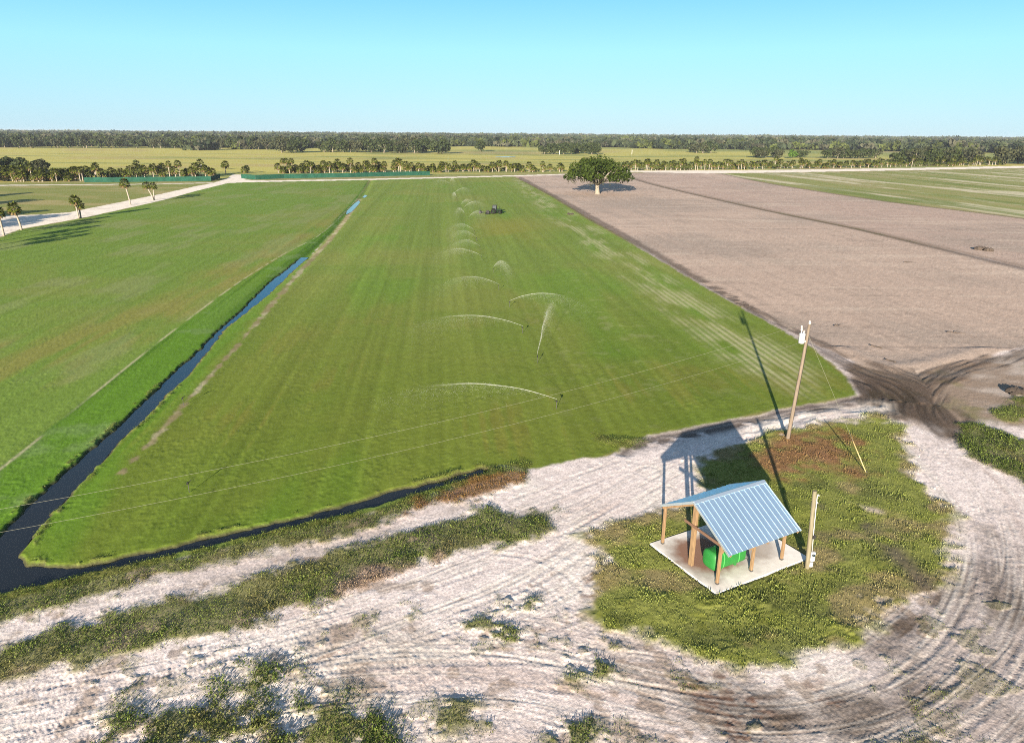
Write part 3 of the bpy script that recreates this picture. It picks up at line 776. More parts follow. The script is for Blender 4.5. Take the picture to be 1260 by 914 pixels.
def grow(poly, d):
    """push polygon outwards so that the water reaches under its banks"""
    n = len(poly); out = []
    area = .5 * sum(poly[i][0] * poly[(i + 1) % n][1] - poly[(i + 1) % n][0] * poly[i][1] for i in range(n)); sg = 1 if area > 0 else -1
    for i in range(n):
        a, b, c_ = poly[i - 1], poly[i], poly[(i + 1) % n]
        e1 = (b - a) / (np.linalg.norm(b - a) + 1e-9); e2 = (c_ - b) / (np.linalg.norm(c_ - b) + 1e-9)
        nn = np.array([e1[1] + e2[1], -e1[0] - e2[0]]); nn /= (np.linalg.norm(nn) + 1e-9)
        out.append(b + nn * d * sg)
    return np.array(out)


build_ground()
flat_poly('ditch_water', grow(DITCH, .12), WZ, M_WATER, 'dark still water in the L-shaped ditch around the turf', 'water')
flat_poly('ditch_water', grow(PUDDLE, .1), WZ, M_WATER, 'bright sliver of water at the far end of the ditch', 'water')
flat_poly('ditch_water', grow(PUDDLE2, .1), WZ, M_WATER, 'small bright puddle furthest along the ditch', 'water')
flat_poly('pond_water', pp((609, 193.3), (622, 192.9), (633, 193.0), (635, 193.5), (624, 194.0), (612, 193.9)), .15, M_WATER, 'small grey pond lying in the pasture', 'water')


# ------------------------------------------------------------------ grass and weeds (uncountable)
def kites(P, az, tilt, length, width, cols, curl=.25):
    """one leaf per point: base, two shoulders, tip"""
    n = len(P)
    dx, dy = np.cos(az), np.sin(az)
    out = np.stack([dx * np.cos(tilt), dy * np.cos(tilt), np.sin(tilt)], 1)
    side = np.stack([-dy, dx, np.zeros(n)], 1)
    midp = P + out * (length * .55)[:, None]
    tip = P + out * length[:, None]; tip[:, 2] -= curl * length * np.cos(tilt)
    a = P; b = midp + side * (width / 2)[:, None]; d = midp - side * (width / 2)[:, None]
    V = np.stack([a, b, tip, d], 1).reshape(-1, 3)
    F = np.arange(4 * n).reshape(n, 4)
    return V, F, np.repeat(cols, 4, 0)


def scatter(n, lo, hi):
    return RNG.uniform(lo[0], hi[0], n), RNG.uniform(lo[1], hi[1], n)


def inside_view(x, y, m=1.12):
    return (np.abs(x) < m * (.72 * y + 7)) & (y > 22)


def ramp(c0, c1, t):
    return c0[None, :] * (1 - t[:, None]) + c1[None, :] * t[:, None]


def build_weeds():
    # rough lawn round the shed
    x, y = scatter(110000, (5, 22), (45, 68)); k = inside_view(x, y); x, y = x[k], y[k]
    R = site(x, y, False)
    k = RNG.random(len(x)) < R['lawn'] * .9
    x, y = x[k], y[k]; h = R['h'][k]; red = R['red'][k]; base = R['c'][k]
    nl = 3
    X = np.repeat(x, nl) + RNG.normal(0, .07, len(x) * nl); Y = np.repeat(y, nl) + RNG.normal(0, .07, len(x) * nl)
    n = len(X); H = np.repeat(h, nl)
    P = np.stack([X, Y, H - .01], 1)
    bump_ = fbm(X / 1.1, Y / 1.1, 3, 101)
    cols = np.repeat(base, nl, 0) * RNG.uniform(.8, 1.25, (n, 1)) * np.array([.97, 1.06, .95])
    ln = (.085 + .05 * np.clip(bump_, -.35, 1.2)) * RNG.uniform(.7, 1.5, n)
    V, F, Cc = kites(P, RNG.uniform(0, 2 * PI, n), RNG.uniform(.35, 1.35, n), ln, ln * RNG.uniform(.2, .4, n), cols)
    tag(link('lawn_grass', raw_mesh('lawn_grass', V, F, Cc), M_WEED), 'rough green and rust grass growing around the shed', 'grass', kind='stuff')
    # verge weeds
    x, y = scatter(330000, (-45, 21), (62, 72)); k = inside_view(x, y); x, y = x[k], y[k]
    R = site(x, y, False)
    k = (RNG.random(len(x)) < R['veg'] ** 1.3 * .95)
    x, y = x[k], y[k]; h = R['h'][k]; tall = R['tall'][k]; red = R['red'][k]; dead = R['dead'][k]
    nl = 5
    N0 = len(x)
    X = np.repeat(x, nl) + RNG.normal(0, .10, N0 * nl); Y = np.repeat(y, nl) + RNG.normal(0, .10, N0 * nl)
    n = len(X)
    tl = np.repeat(tall, nl) * (.65 + .5 * np.clip(fbm(X / 1.4, Y / 1.4, 4, 102), -.9, 1.3)) * .8
    Z = np.repeat(h, nl) + RNG.uniform(0, 1, n) ** 1.6 * .17 * np.clip(tl, 0, 1.5)
    P = np.stack([X, Y, Z], 1)
    t = np.clip(.45 + .6 * fbm(X / 2.3, Y / 2.3, 4, 103) + RNG.normal(0, .25, n), 0, 1)
    cols = ramp(col(.062, .094, .018), col(.130, .172, .036), t)
    t2 = np.clip(1.3 * fbm(X / 3.5, Y / 3.5, 4, 104) - .25 + RNG.normal(0, .2, n), 0, 1) * .7
    cols = cols * (1 - t2[:, None]) + t2[:, None] * col(.15, .12, .055)
    rr = np.clip(np.repeat(red, nl) * 1.0 - RNG.random(n) * .5, 0, 1)
    cols = cols * (1 - rr[:, None]) + rr[:, None] * col(.20, .095, .035)
    rr = np.clip(np.repeat(dead, nl) * 1.1 - RNG.random(n) * .4, 0, 1)
    cols = cols * (1 - rr[:, None]) + rr[:, None] * col(.22, .16, .11)
    cols = cols * RNG.uniform(.7, 1.25, (n, 1))
    ln = RNG.uniform(.05, .15, n) * (.5 + .7 * np.clip(tl, .1, 1.4))
    V, F, Cc = kites(P, RNG.uniform(0, 2 * PI, n), RNG.uniform(-.1, 1.3, n), ln, ln * RNG.uniform(.25, .55, n), cols)
    tag(link('verge_weeds', raw_mesh('verge_weeds', V, F, Cc), M_WEED), 'tangled low weeds along ditch and sand track', 'weeds', kind='stuff')


build_weeds()


# ------------------------------------------------------------------ trees
def cloud(Pc, outward, size, cols, rng, spread=1.0):
    n = len(Pc)
    nrm = outward + rng.normal(0, .75 * spread, (n, 3)); nrm /= np.linalg.norm(nrm, axis=1)[:, None]
    ref = rng.normal(0, 1, (n, 3)); u = np.cross(nrm, ref); u /= np.linalg.norm(u, axis=1)[:, None]; v = np.cross(nrm, u)
    s = size[:, None]
    asp = rng.uniform(.55, 1.0, (n, 1))
    V = np.stack([Pc - u * s, Pc - v * s * asp * .8 + u * s * .1, Pc + u * s, Pc + v * s * asp], 1).reshape(-1, 3)
    return V, np.arange(4 * n).reshape(n, 4), np.repeat(cols, 4, 0)


def crown_points(rng, n, rx, ry, z0, z1, lobes=12, flat=.0, lr=.42):
    """points on the skins of a bunch of lobes filling a domed crown"""
    zc = (z0 + z1) / 2; rz = (z1 - z0) / 2
    L = []
    while len(L) < lobes:
        p = rng.uniform(-1, 1, 3)
        if .25 < np.linalg.norm(p) < .85: L.append(p * (1, 1, .8))
    L = np.array(L)
    R = rng.uniform(lr * .75, lr * 1.2, lobes)
    k = rng.integers(0, lobes, n)
    d = rng.normal(0, 1, (n, 3)); d[:, 2] = np.abs(d[:, 2]) * np.where(rng.random(n) < .78, 1, -1)
    d /= np.linalg.norm(d, axis=1)[:, None]
    p = L[k] + d * R[k][:, None] * rng.uniform(.8, 1.08, (n, 1))
    P = p * np.array([rx, ry, rz]) + np.array([0, 0, zc])
    return P, d, k


def tree_parts(rng, H, R, n, leaf, c0, c1, z0=.18, lobes=12, trunk_r=.45):
    P, d, k = crown_points(rng, n, R, R, H * z0, H, lobes)
    lob = rng.uniform(0, 1, lobes)
    t = np.clip(.55 * lob[k] + .45 * rng.random(n), 0, 1)
    cols = ramp(c0, c1, t)
    V, F, Cc = cloud(P, d, leaf * rng.uniform(.6, 1.3, n), cols, rng)
    crown = raw_mesh('crown', V, F, Cc)
    b = MB()
    b.tube([(0, 0, -.2), (.05 * R, 0, H * .2), (0, .05 * R, H * .45), (.03 * R, 0, H * .7)], [trunk_r * 1.25, trunk_r * .9, trunk_r * .6, trunk_r * .2], 8)
    for i in range(5):
        a = 2 * PI * i / 5 + rng.uniform(-.4, .4); z = H * rng.uniform(.18, .4)
        b.tube([(0, 0, z), (math.cos(a) * R * .35, math.sin(a) * R * .35, z + H * .16), (math.cos(a) * R * .7, math.sin(a) * R * .7, z + H * .25)], [trunk_r * .5, trunk_r * .33, trunk_r * .1], 6)
    o = b.build('trunk_tmp', M_BARK, smooth=True); me = o.data; bpy.data.objects.remove(o); me.name = 'trunk'
    return crown, me


_rng = np.random.default_rng(5)
OAKC = (col(.014, .024, .007), col(.039, .052, .016))
GREYC = (col(.022, .028, .013), col(.052, .056, .026))
BRIGHT = (col(.030, .07, .008), col(.06, .11, .014))
PROTO = {
    'oak': [tree_parts(_rng, 16, 9.0, 700, 1.2, *OAKC, z0=.0, lobes=15) for _ in range(3)],
    'grey': [tree_parts(_rng, 16, 8.0, 620, 1.15, *GREYC, z0=.0, lobes=14) for _ in range(3)],
    'bright': [tree_parts(_rng, 10, 7.0, 460, .9, *BRIGHT, z0=.02, lobes=10)],
    'bush': [tree_parts(_rng, 5, 3.6, 340, .55, col(.035, .05, .012), col(.085, .098, .026), z0=.0, lobes=8, trunk_r=.15) for _ in range(2)],
}


def plant(kind, x, y, s, sz, rz, name, label, cat, group, var=0):
    cr, tr = PROTO[kind][var % len(PROTO[kind])]
    e = empty(name, (x, y, 0), rz); e.scale = (s, s, sz)
    link('crown', cr, M_LEAF, e); link('trunk', tr, M_BARK, e)
    return tag(e, label, cat, group)


def grove(name, pts_px, H, where, kinds=('oak', 'grey'), jit=(4, 8)):
    order = sorted(pts_px)
    for i, (px, py) in enumerate(order):
        w = at(px, py); x = w[0] + random.uniform(-1, 1) * jit[0]; y = w[1] + random.uniform(0, 1) * jit[1]
        kind = kinds[random.randrange(len(kinds))] if len(kinds) > 1 else kinds[0]
        hh = random.uniform(*H); base = {'oak': 16, 'grey': 16, 'bright': 10, 'bush': 5}[kind]
        s = hh / base
        look = {'oak': 'dark green live oak', 'grey': 'grey green mossy oak', 'bright': 'bright green bushy tree', 'bush': 'leafy green bush'}[kind]
        plant(kind, x, y, s * random.uniform(.9, 1.2), s, random.uniform(0, 6.28), 'bush' if kind == 'bush' else 'oak_tree' if kind != 'bright' else 'bushy_tree',
              f'{look}, {ordinal(i + 1)} from the left {where}', 'bush' if kind == 'bush' else 'tree', name, random.randrange(3))


def spread(x0, x1, y0, y1, n, rows=1, dy=1.2):
    out = []
    for i in range(n):
        t = (i + random.uniform(-.35, .35) + .5) / n
        out.append((x0 + (x1 - x0) * t, y0 + (y1 - y0) * t - random.randrange(rows) * dy))
    return out


random.seed(21)
grove('trees along the far left wood edge', spread(-20, 175, 182.5, 182.5, 30, 3, .9), (15, 20), 'along the left wood edge')
grove('trees of the far middle grove', spread(178, 330, 182.5, 184.5, 24, 3, .9), (14, 19), 'in the wood edge behind the gate')
grove('trees of the long grove beyond the pasture', spread(345, 372, 188.5, 188.5, 5, 2, .9) + spread(396, 545, 187.3, 189.5, 28, 3, 1.0), (15, 20), 'in the long grove beyond the pasture')
grove('single trees between the groves', [(588, 186.6)], (16, 17), 'standing alone between the two dark groves', ('oak',))
grove('trees of the grove behind the lone oak', spread(669, 740, 190, 190, 13, 2, .8), (13, 15.5), 'in the grove behind the lone oak', ('oak',))
grove('trees of the small pasture clump', spread(848, 878, 188.6, 188.6, 6, 2, .8), (14, 17), 'in the clump right of the marker post')
grove('trees of the clump with the bright bush', spread(932, 957, 195, 195, 5, 2, .8) + [(987, 194.6), (990, 194)], (10, 14), 'around the bright green tree')
grove('bright green tree in the right clump', [(972, 195.3)], (10, 11), 'of its clump, vivid against darker oaks', ('bright',))
grove('trees of the right pasture clump', spread(1016, 1078, 195, 195.5, 11, 2, .8), (11, 15), 'in the clump right of the bright tree')
grove('trees of the tall right grove', spread(1104, 1204, 203.4, 203, 18, 3, 1.6), (12.5, 16), 'in the tall grove by the road')
grove('trees at the right edge', spread(1236, 1290, 203.4, 202.5, 8, 2, 1.2), (15, 19), 'in the stand ending the palm row')
grove('bushy trees behind the left palms', spread(-10, 50, 214, 214.5, 8, 2, 1.6), (8.5, 10.5), 'behind the left palm thicket')
grove('bushes in the pasture', [(165, 203), (262, 209), (205, 214)], (3, 5), 'on the pasture left of the gate', ('bush',))
grove('bushes under the palm row', spread(655, 690, 212, 211.5, 4) + spread(790, 925, 210.4, 209, 14) + spread(940, 1225, 208.4, 203.6, 26), (2.4, 4.2), 'among palms along the right road', ('bush',))
grove('bushes among the left palm thicket', spread(-5, 160, 222, 219, 20), (3, 5), 'under the left palm thicket', ('bush',))
grove('bushes behind the long screen', spread(345, 640, 212, 210.5, 20), (2.5, 4), 'behind the long green screen', ('bush',))


def far_forest():
    rng = np.random.default_rng(77)
    temps = []
    for _ in range(6):
        P, d, k = crown_points(rng, 64, 1, 1, .0, 2.0, 7, lr=.5)
        temps.append((P, d))
    pos = []
    y = 1010.0
    while y < 6000:
        step = 14 + (y - 1000) * .013
        x = np.arange(-.86 * y - 60, .86 * y + 60, step)
        x = x + rng.uniform(-.5, .5, len(x)) * step; yy = y + rng.uniform(-.5, .5, len(x)) * step
        front = np.interp(x / yy, [-.8, -.45, -.25, -.05, .1, .3, .5, .8], [1010, 1120, 1330, 1480, 1450, 1320, 1330, 1280]) + 130 * fbm(x / 150, yy / 400, 3, 302)
        dens = fbm(x / 160, yy / 90, 3, 300)
        k = (yy > front) & ((dens > -.05) | (yy > 2300))
        pos.append(np.stack([x[k], yy[k], np.full(k.sum(), step)], 1)); y += step * (1.0 if y < 2000 else 1.6)
    pos = np.vstack(pos)
    n = len(pos)
    Vs, Fs, Cs = [], [], []
    which = rng.integers(0, 6, n); hh = rng.uniform(10, 17, n) * (1.08 + .22 * fbm(pos[:, 0] / 200, pos[:, 1] / 200, 3, 301)); rr = pos[:, 2] * rng.uniform(.5, .95, n)
    base = ramp(col(.015, .024, .011), col(.043, .056, .025), np.clip(rng.normal(.5, .38, n), 0, 1))
    gy = rng.random(n); base = np.where((gy < .18)[:, None], col(.060, .062, .038) * rng.uniform(.8, 1.1, (n, 1)), base); base = np.where((gy > .88)[:, None], col(.055, .07, .016) * rng.uniform(.7, 1.1, (n, 1)), base)
    off = 0
    for w in range(6):
        k = which == w
        if not k.any(): continue
        P, d = temps[w]; m = len(P); nn = k.sum()
        a = rng.uniform(0, 2 * PI, nn); ca, sa = np.cos(a)[:, None], np.sin(a)[:, None]
        px = (P[None, :, 0] * ca - P[None, :, 1] * sa) * rr[k][:, None]; py = (P[None, :, 0] * sa + P[None, :, 1] * ca) * rr[k][:, None]
        pz = P[None, :, 2] * (hh[k] / 2)[:, None]
        Pc = np.stack([px + pos[k][:, 0:1], py + pos[k][:, 1:2], pz], -1).reshape(-1, 3)
        dd = np.tile(d, (nn, 1))
        cols = np.repeat(base[k], m, 0) * rng.uniform(.8, 1.25, (nn * m, 1))
        V, F, Cc = cloud(Pc, dd, np.repeat(rr[k] * .30, m) * rng.uniform(.7, 1.3, nn * m), cols, rng, .6)
        Vs.append(V); Fs.append(F + off); Cs.append(Cc); off += len(V)
    me = raw_mesh('distant_forest', np.vstack(Vs), np.vstack(Fs), np.vstack(Cs))
    tag(link('distant_forest', me, M_LEAF), 'far off continuous oak woods along the horizon', 'forest', kind='stuff')
    print('forest trees', n)


far_forest()


# ---- the lone live oak
def lone_oak():
    rng = np.random.default_rng(3)
    w = at(735, 239)
    e = tag(empty('oak_tree', (w[0], w[1], 0)), 'big spreading live oak standing alone in the bare soil field', 'tree'); e.scale = (1.06, 1.06, 1.10)
    b = MB()
    b.tube([(0, 0, -.3), (0, 0, .4), (-.15, 0, 2.2), (-.2, .1, 4.0)], [1.5, 1.05, .82, .85], 12)
    tips = []
    for i in range(9):
        a = 2 * PI * i / 9 + rng.uniform(-.25, .25)
        L = rng.uniform(7, 11.5); up = rng.uniform(3.0, 6.5)
        p0 = Vector((-.2, .1, 3.2 + .25 * (i % 3))); dv = Vector((math.cos(a), math.sin(a), 0))
        pts = [p0, p0 + dv * L * .3 + Vector((0, 0, up * .45)), p0 + dv * L * .65 + Vector((0, 0, up * .8)), p0 + dv * L + Vector((0, 0, up))]
        b.tube(pts, [.5, .36, .24, .08], 7)
        for j in range(3):
            q = pts[1 + j % 2]; a2 = a + rng.uniform(-1, 1); d2 = Vector((math.cos(a2), math.sin(a2), rng.uniform(.3, 1.2)))
            b.tube([q, q + d2 * 2, q + d2 * 3.6], [.2, .13, .04], 5)
    b.build('trunk', mat('oak_bark', (.17, .155, .125), .95, var=.3, scale=1.6, bump=.6, bscale=6, spec=.1), e, True)
    # crown: lobes over a wide dome
    lob = []
    for i in range(46):
        a = rng.uniform(0, 2 * PI); r = math.sqrt(rng.random())
        R = 12.2 * r
        z = 6.8 + 7.6 * math.sqrt(max(0, 1 - .86 * r * r)) + rng.uniform(-1.6, .4)
        lob.append((math.cos(a) * R, math.sin(a) * R, z - 1.6, rng.uniform(2.0, 3.2)))
    for i in range(20):      # skirt
        a = 2 * PI * i / 20 + rng.uniform(-.1, .1); R = rng.uniform(10.5, 13.2)
        lob.append((math.cos(a) * R, math.sin(a) * R, rng.uniform(6.0, 8.4), rng.uniform(1.5, 2.3)))
    for i in range(14):
        a = rng.uniform(0, 2 * PI); R = rng.uniform(2.5, 8)
        lob.append((math.cos(a) * R, math.sin(a) * R, rng.uniform(6.6, 8.2), rng.uniform(1.3, 2.0)))
    lob = np.array(lob); n = 9500
    k = rng.integers(0, len(lob), n)
    d = rng.normal(0, 1, (n, 3)); d /= np.linalg.norm(d, axis=1)[:, None]
    P = lob[k, :3] + d * lob[k, 3:4] * rng.uniform(.75, 1.08, (n, 1)) * np.array([1, 1, .72])
    lc = rng.uniform(0, 1, len(lob))
    cols = ramp(col(.011, .022, .002), col(.038, .058, .006), np.clip(.5 * lc[k] + .5 * rng.random(n), 0, 1))
    V, F, Cc = cloud(P, d, rng.uniform(.28, .52, n), cols, rng)
    link('crown', raw_mesh('crown', V, F, Cc), M_LEAF, e)
    # hanging moss and drooping twigs
    Pm = []
    for i in range(150):
        a = rng.uniform(0, 2 * PI); R = 13.0 * math.sqrt(rng.uniform(.15, 1)); z = rng.uniform(5.4, 7.4)
        L = rng.uniform(.8, 2.6)
        for j in range(int(L * 5)):
            Pm.append((math.cos(a) * R + rng.normal(0, .15), math.sin(a) * R + rng.normal(0, .15), z - j * .2))
    Pm = np.array(Pm); n = len(Pm)
    V, F, Cc = cloud(Pm, rng.normal(0, 1, (n, 3)), rng.uniform(.14, .30, n), ramp(col(.035, .04, .02), col(.07, .07, .04), rng.random(n)), rng)
    link('moss', raw_mesh('moss', V, F, Cc), M_LEAF, e)
    return e


lone_oak()


# ---- cabbage palms
def palm_crown(rng, nf=34, lfs=9, R=1.0):
    P, AZ, TL, LN, WD, CO = [], [], [], [], [], []
    pet = MB()
    for i in range(nf):
        a = i * 2.39996 + rng.uniform(-.2, .2); el = math.radians(82 - 128 * (i / (nf - 1)) ** .9 + rng.uniform(-8, 8))
        dv = np.array([math.cos(a) * math.cos(el), math.sin(a) * math.cos(el), math.sin(el)])
        L = rng.uniform(.75, 1.05) * R
        hub = dv * L; hub[2] -= .12 * L * math.cos(el)
        old = i > nf * .80
        c = ramp(col(.045, .062, .007), col(.10, .118, .015), rng.random(1))[0]
        if old: c = col(.13, .095, .045) * rng.uniform(.7, 1.2)
        for j in range(lfs):
            da = (j / (lfs - 1) - .5) * 2.5
            P.append(hub); AZ.append(a + da * .95); TL.append(el * (1 - .35 * abs(da) / 1.25) - .18 - .25 * abs(da)); LN.append(rng.uniform(.75, 1.0) * R * (1 - .22 * abs(da) / 1.25)); WD.append(.26 * R)
            CO.append(c * rng.uniform(.8, 1.2))
        s = np.cross(dv, (0, 0, 1)); s = s / (np.linalg.norm(s) + 1e-6) * .03
        pet.add([s, hub + s, hub - s, -s], [(0, 1, 2, 3)])
    V, F, Cc = kites(np.array(P), np.array(AZ), np.array(TL), np.array(LN), np.array(WD), np.array(CO), .35)
    b = len(V); pv = np.array(pet.v); pf = np.array(pet.f) + b
    return raw_mesh('crown', np.vstack([V, pv]), np.vstack([F, pf]), np.vstack([Cc, np.tile(col(.15, .15, .06), (len(pv), 1))]))


def palm_trunk(lean, H=5.0):
    b = MB(); pts = []; rad = []
    for i in range(9):
        t = i / 8; pts.append((lean * math.sin(t * 1.4) * t, 0, -.2 + (H + .2) * t))
        rad.append((.27 - .07 * t) * (1.25 if i == 0 else 1) + (.05 if i == 8 else 0) + (.02 if i % 2 else 0))
    b.tube(pts, rad, 9)
    o = b.build('t', M_PALMBARK, smooth=True); me = o.data; bpy.data.objects.remove(o); me.name = 'trunk'
    return me, Vector(pts[-1])


_rng = np.random.default_rng(9)
PALMC = [palm_crown(_rng, nf) for nf in (30, 36, 42)]
PALMT = [palm_trunk(l) for l in (.0, .35, -.3, .6)]


def palm(x, y, H, cs, rz, label, group, v=0):
    e = tag(empty('palm_tree', (x, y, 0), rz), label, 'palm', group)
    me, top = PALMT[v % 4]
    t = link('trunk', me, M_PALMBARK, e); t.scale = (1, 1, H / 5.0)
    c = link('crown', PALMC[(v // 2 + v) % 3], M_LEAF, e); c.scale = (cs,) * 3; c.location = (top.x, top.y, H + .1)
    return e


random.seed(33)
# the near palms beside the white road
for (px, py, H, cs, lean, lab) in [(5, 290.5, 5.8, 1.05, -.25, 'slim cabbage palm by white road, leftmost at the frame edge'),
                                   (26.5, 283, 5.6, 1.15, -.9, 'leaning cabbage palm by white road, second from the left'),
                                   (97, 269, 5.3, 1.1, -.3, 'cabbage palm with twin stems by white road, taller of its pair'),
                                   (99.5, 268.5, 3.9, 1.05, .1, 'shorter cabbage palm half hidden behind its taller twin'),
                                   (160.5, 252, 7.4, 1.25, -.9, 'tallest cabbage palm right of white road, standing apart'),
                                   (188.5, 246.5, 5.4, 1.0, -1.9, 'cabbage palm leaning left, of the V-shaped pair by white road'),
                                   (190, 246.3, 5.2, 1.0, .3, 'upright cabbage palm of the V-shaped pair by white road')]:
    w = at(px, py)
    e = tag(empty('palm_tree', (w[0], w[1], 0)), lab, 'palm', 'cabbage palms beside the white road')
    b = MB(); pts = [(lean * math.sin(t * 1.4) * t / .985, 0, -.2 + (H + .2) * t) for t in [i / 8 for i in range(9)]]
    b.tube(pts, [.34, .26, .25, .25, .23, .23, .22, .22, .26], 9)
    b.build('trunk', M_PALMBARK, e, True)
    c = link('crown', PALMC[int(px) % 3], M_LEAF, e); c.scale = (cs,) * 3; c.location = (pts[-1][0], 0, H + .1); c.rotation_euler = (0, 0, px)
    if px == 97: pass
# palms and oaks continuing left of the picture; their long shadows reach into it
for i, (x, y, H) in enumerate([(-131, 172, 6.4), (-124.5, 158, 7.0), (-121, 150, 6.6), (-117, 141, 7.2)]):
    palm(x, y, H, 1.5, i, ['cabbage palm by white road, just left of the frame', 'second cabbage palm outside the left frame edge', 'third cabbage palm outside the left frame edge', 'fourth cabbage palm outside the left frame edge'][i], 'cabbage palms beside the white road', i)
for i, (x, y, s) in enumerate([(-152, 184, .62), (-147, 172, .55), (-166, 200, .66), (-192, 236, .62), (-214, 268, .6)]):
    plant('oak', x, y, s, s, i * 1.3, 'oak_tree', f'rounded live oak outside the left frame edge, {ordinal(i + 1)} along the white road', 'tree', 'oaks left of the white road', i)

# the long row of palms along the far side
SEGS = [(-12, 102, 224.2, 223.2, 56, 3, 'in the thicket left of the screen', 'palms of the left thicket'),
        (104, 262, 219.5, 217.2, 44, 2, 'behind the green screen left of the gate', 'palms behind the left green screen'),
        (266, 305, 214.0, 213, 3, 1, 'at the gap between the two green screens', 'palms at the gate gap'),
        (341, 478, 213.8, 212.6, 54, 2, 'behind the long green screen', 'palms behind the long green screen'),
        (480, 645, 212.6, 211.6, 44, 2, 'at the far turf end', 'palms at the far end of the turf'),
        (650, 700, 212.0, 211.6, 8, 1, 'just left of the lone oak', 'palms left of the lone oak'),
        (766, 930, 210.2, 208.8, 50, 2, 'along the road right of the lone oak', 'palms right of the lone oak'),
        (932, 1088, 208.2, 206.4, 44, 2, 'before the bright bush clump', 'palms along the white road'),
        (1090, 1235, 205.8, 203.4, 40, 2, 'before the tall right grove', 'palms before the tall right grove')]
for (x0, x1, y0, y1, n, rows, where, grp) in SEGS:
    spots = [(px + random.gauss(0, .5 * (x1 - x0) / n), py) for px, py in spread(x0, x1, y0, y1, n, rows, .7)]
    for i, (px, py) in enumerate(sorted(spots)):
        w = at(px, py)
        H = random.choice([2.1, 2.7, 3.2, 3.6, 4.2, 4.8, 5.8]) * (1.0 if x0 > 700 else .95)
        if random.random() < .12: H += 1.8
        look = 'tall cabbage palm' if H > 5 else 'low cabbage palm' if H < 3.4 else 'cabbage palm'
        palm(w[0], w[1], H, random.uniform(1.25, 1.75), random.uniform(0, 6.28), f'{look}, {ordinal(i + 1)} from the left {where}', grp, random.randrange(12))


# ------------------------------------------------------------------ green screens
def screen(pts_px, label, H=2.5, gap=5.0):
    P = [at(*q) for q in pts_px]
    e = tag(empty('screen_fence', P[0]), label, 'fence', 'green screen fences')
    o = Vector(P[0])
    cl = MB(); post = MB()
    first = None
    for a, b in zip(P[:-1], P[1:]):
        a, b = Vector(a) - o, Vector(b) - o
        L = (b - a).length; n = max(1, round(L / gap)); u = (b - a).normalized(); sd = Vector((-u.y, u.x, 0))
        for i in range(n):
            p, q = a.lerp(b, i / n), a.lerp(b, (i + 1) / n); m_ = p.lerp(q, .5)
            sag = random.uniform(.03, .16)
            vs = []
            for k, pt in enumerate((p, m_, q)):
                off = sd * (.10 if k == 1 else 0) * random.choice((-1, 1))
                top = H - (sag if k == 1 else 0)
                vs += [pt + off + Vector((0, 0, .05)), pt + off + Vector((0, 0, top)), pt + off + sd * .012 + Vector((0, 0, .05)), pt + off + sd * .012 + Vector((0, 0, top))]
            fs = []
            for k in (0, 4): fs += [(k, k + 4, k + 5, k + 1), (k + 3, k + 7, k + 6, k + 2), (k + 1, k + 5, k + 7, k + 3), (k + 2, k + 6, k + 4, k)]
            fs += [(0, 1, 3, 2), (8, 10, 11, 9)]
            cl.add(vs, fs)
            pb = MB(); pb.tube([(0, 0, -.2), (0, 0, H + .12)], .05, 6)
            if first is None: first = pb.build('post', M_STEEL, e); po = first
            else:
                po = first.copy(); C.objects.link(po); po.parent = e
            po.location = p + sd * .08
    cl.build('screen_cloth', M_SCREEN, e)
    return e


screen([(104, 224.6), (158, 224.2), (260, 223.0), (271, 219.6)], 'dark green screen fence left of the road gap with turned corner')
screen([(297, 219.6), (314.6, 221.2), (350, 219.8), (429, 218.4), (480, 216.8), (529, 215.8)], 'long dark green screen fence along the far end of the turf')

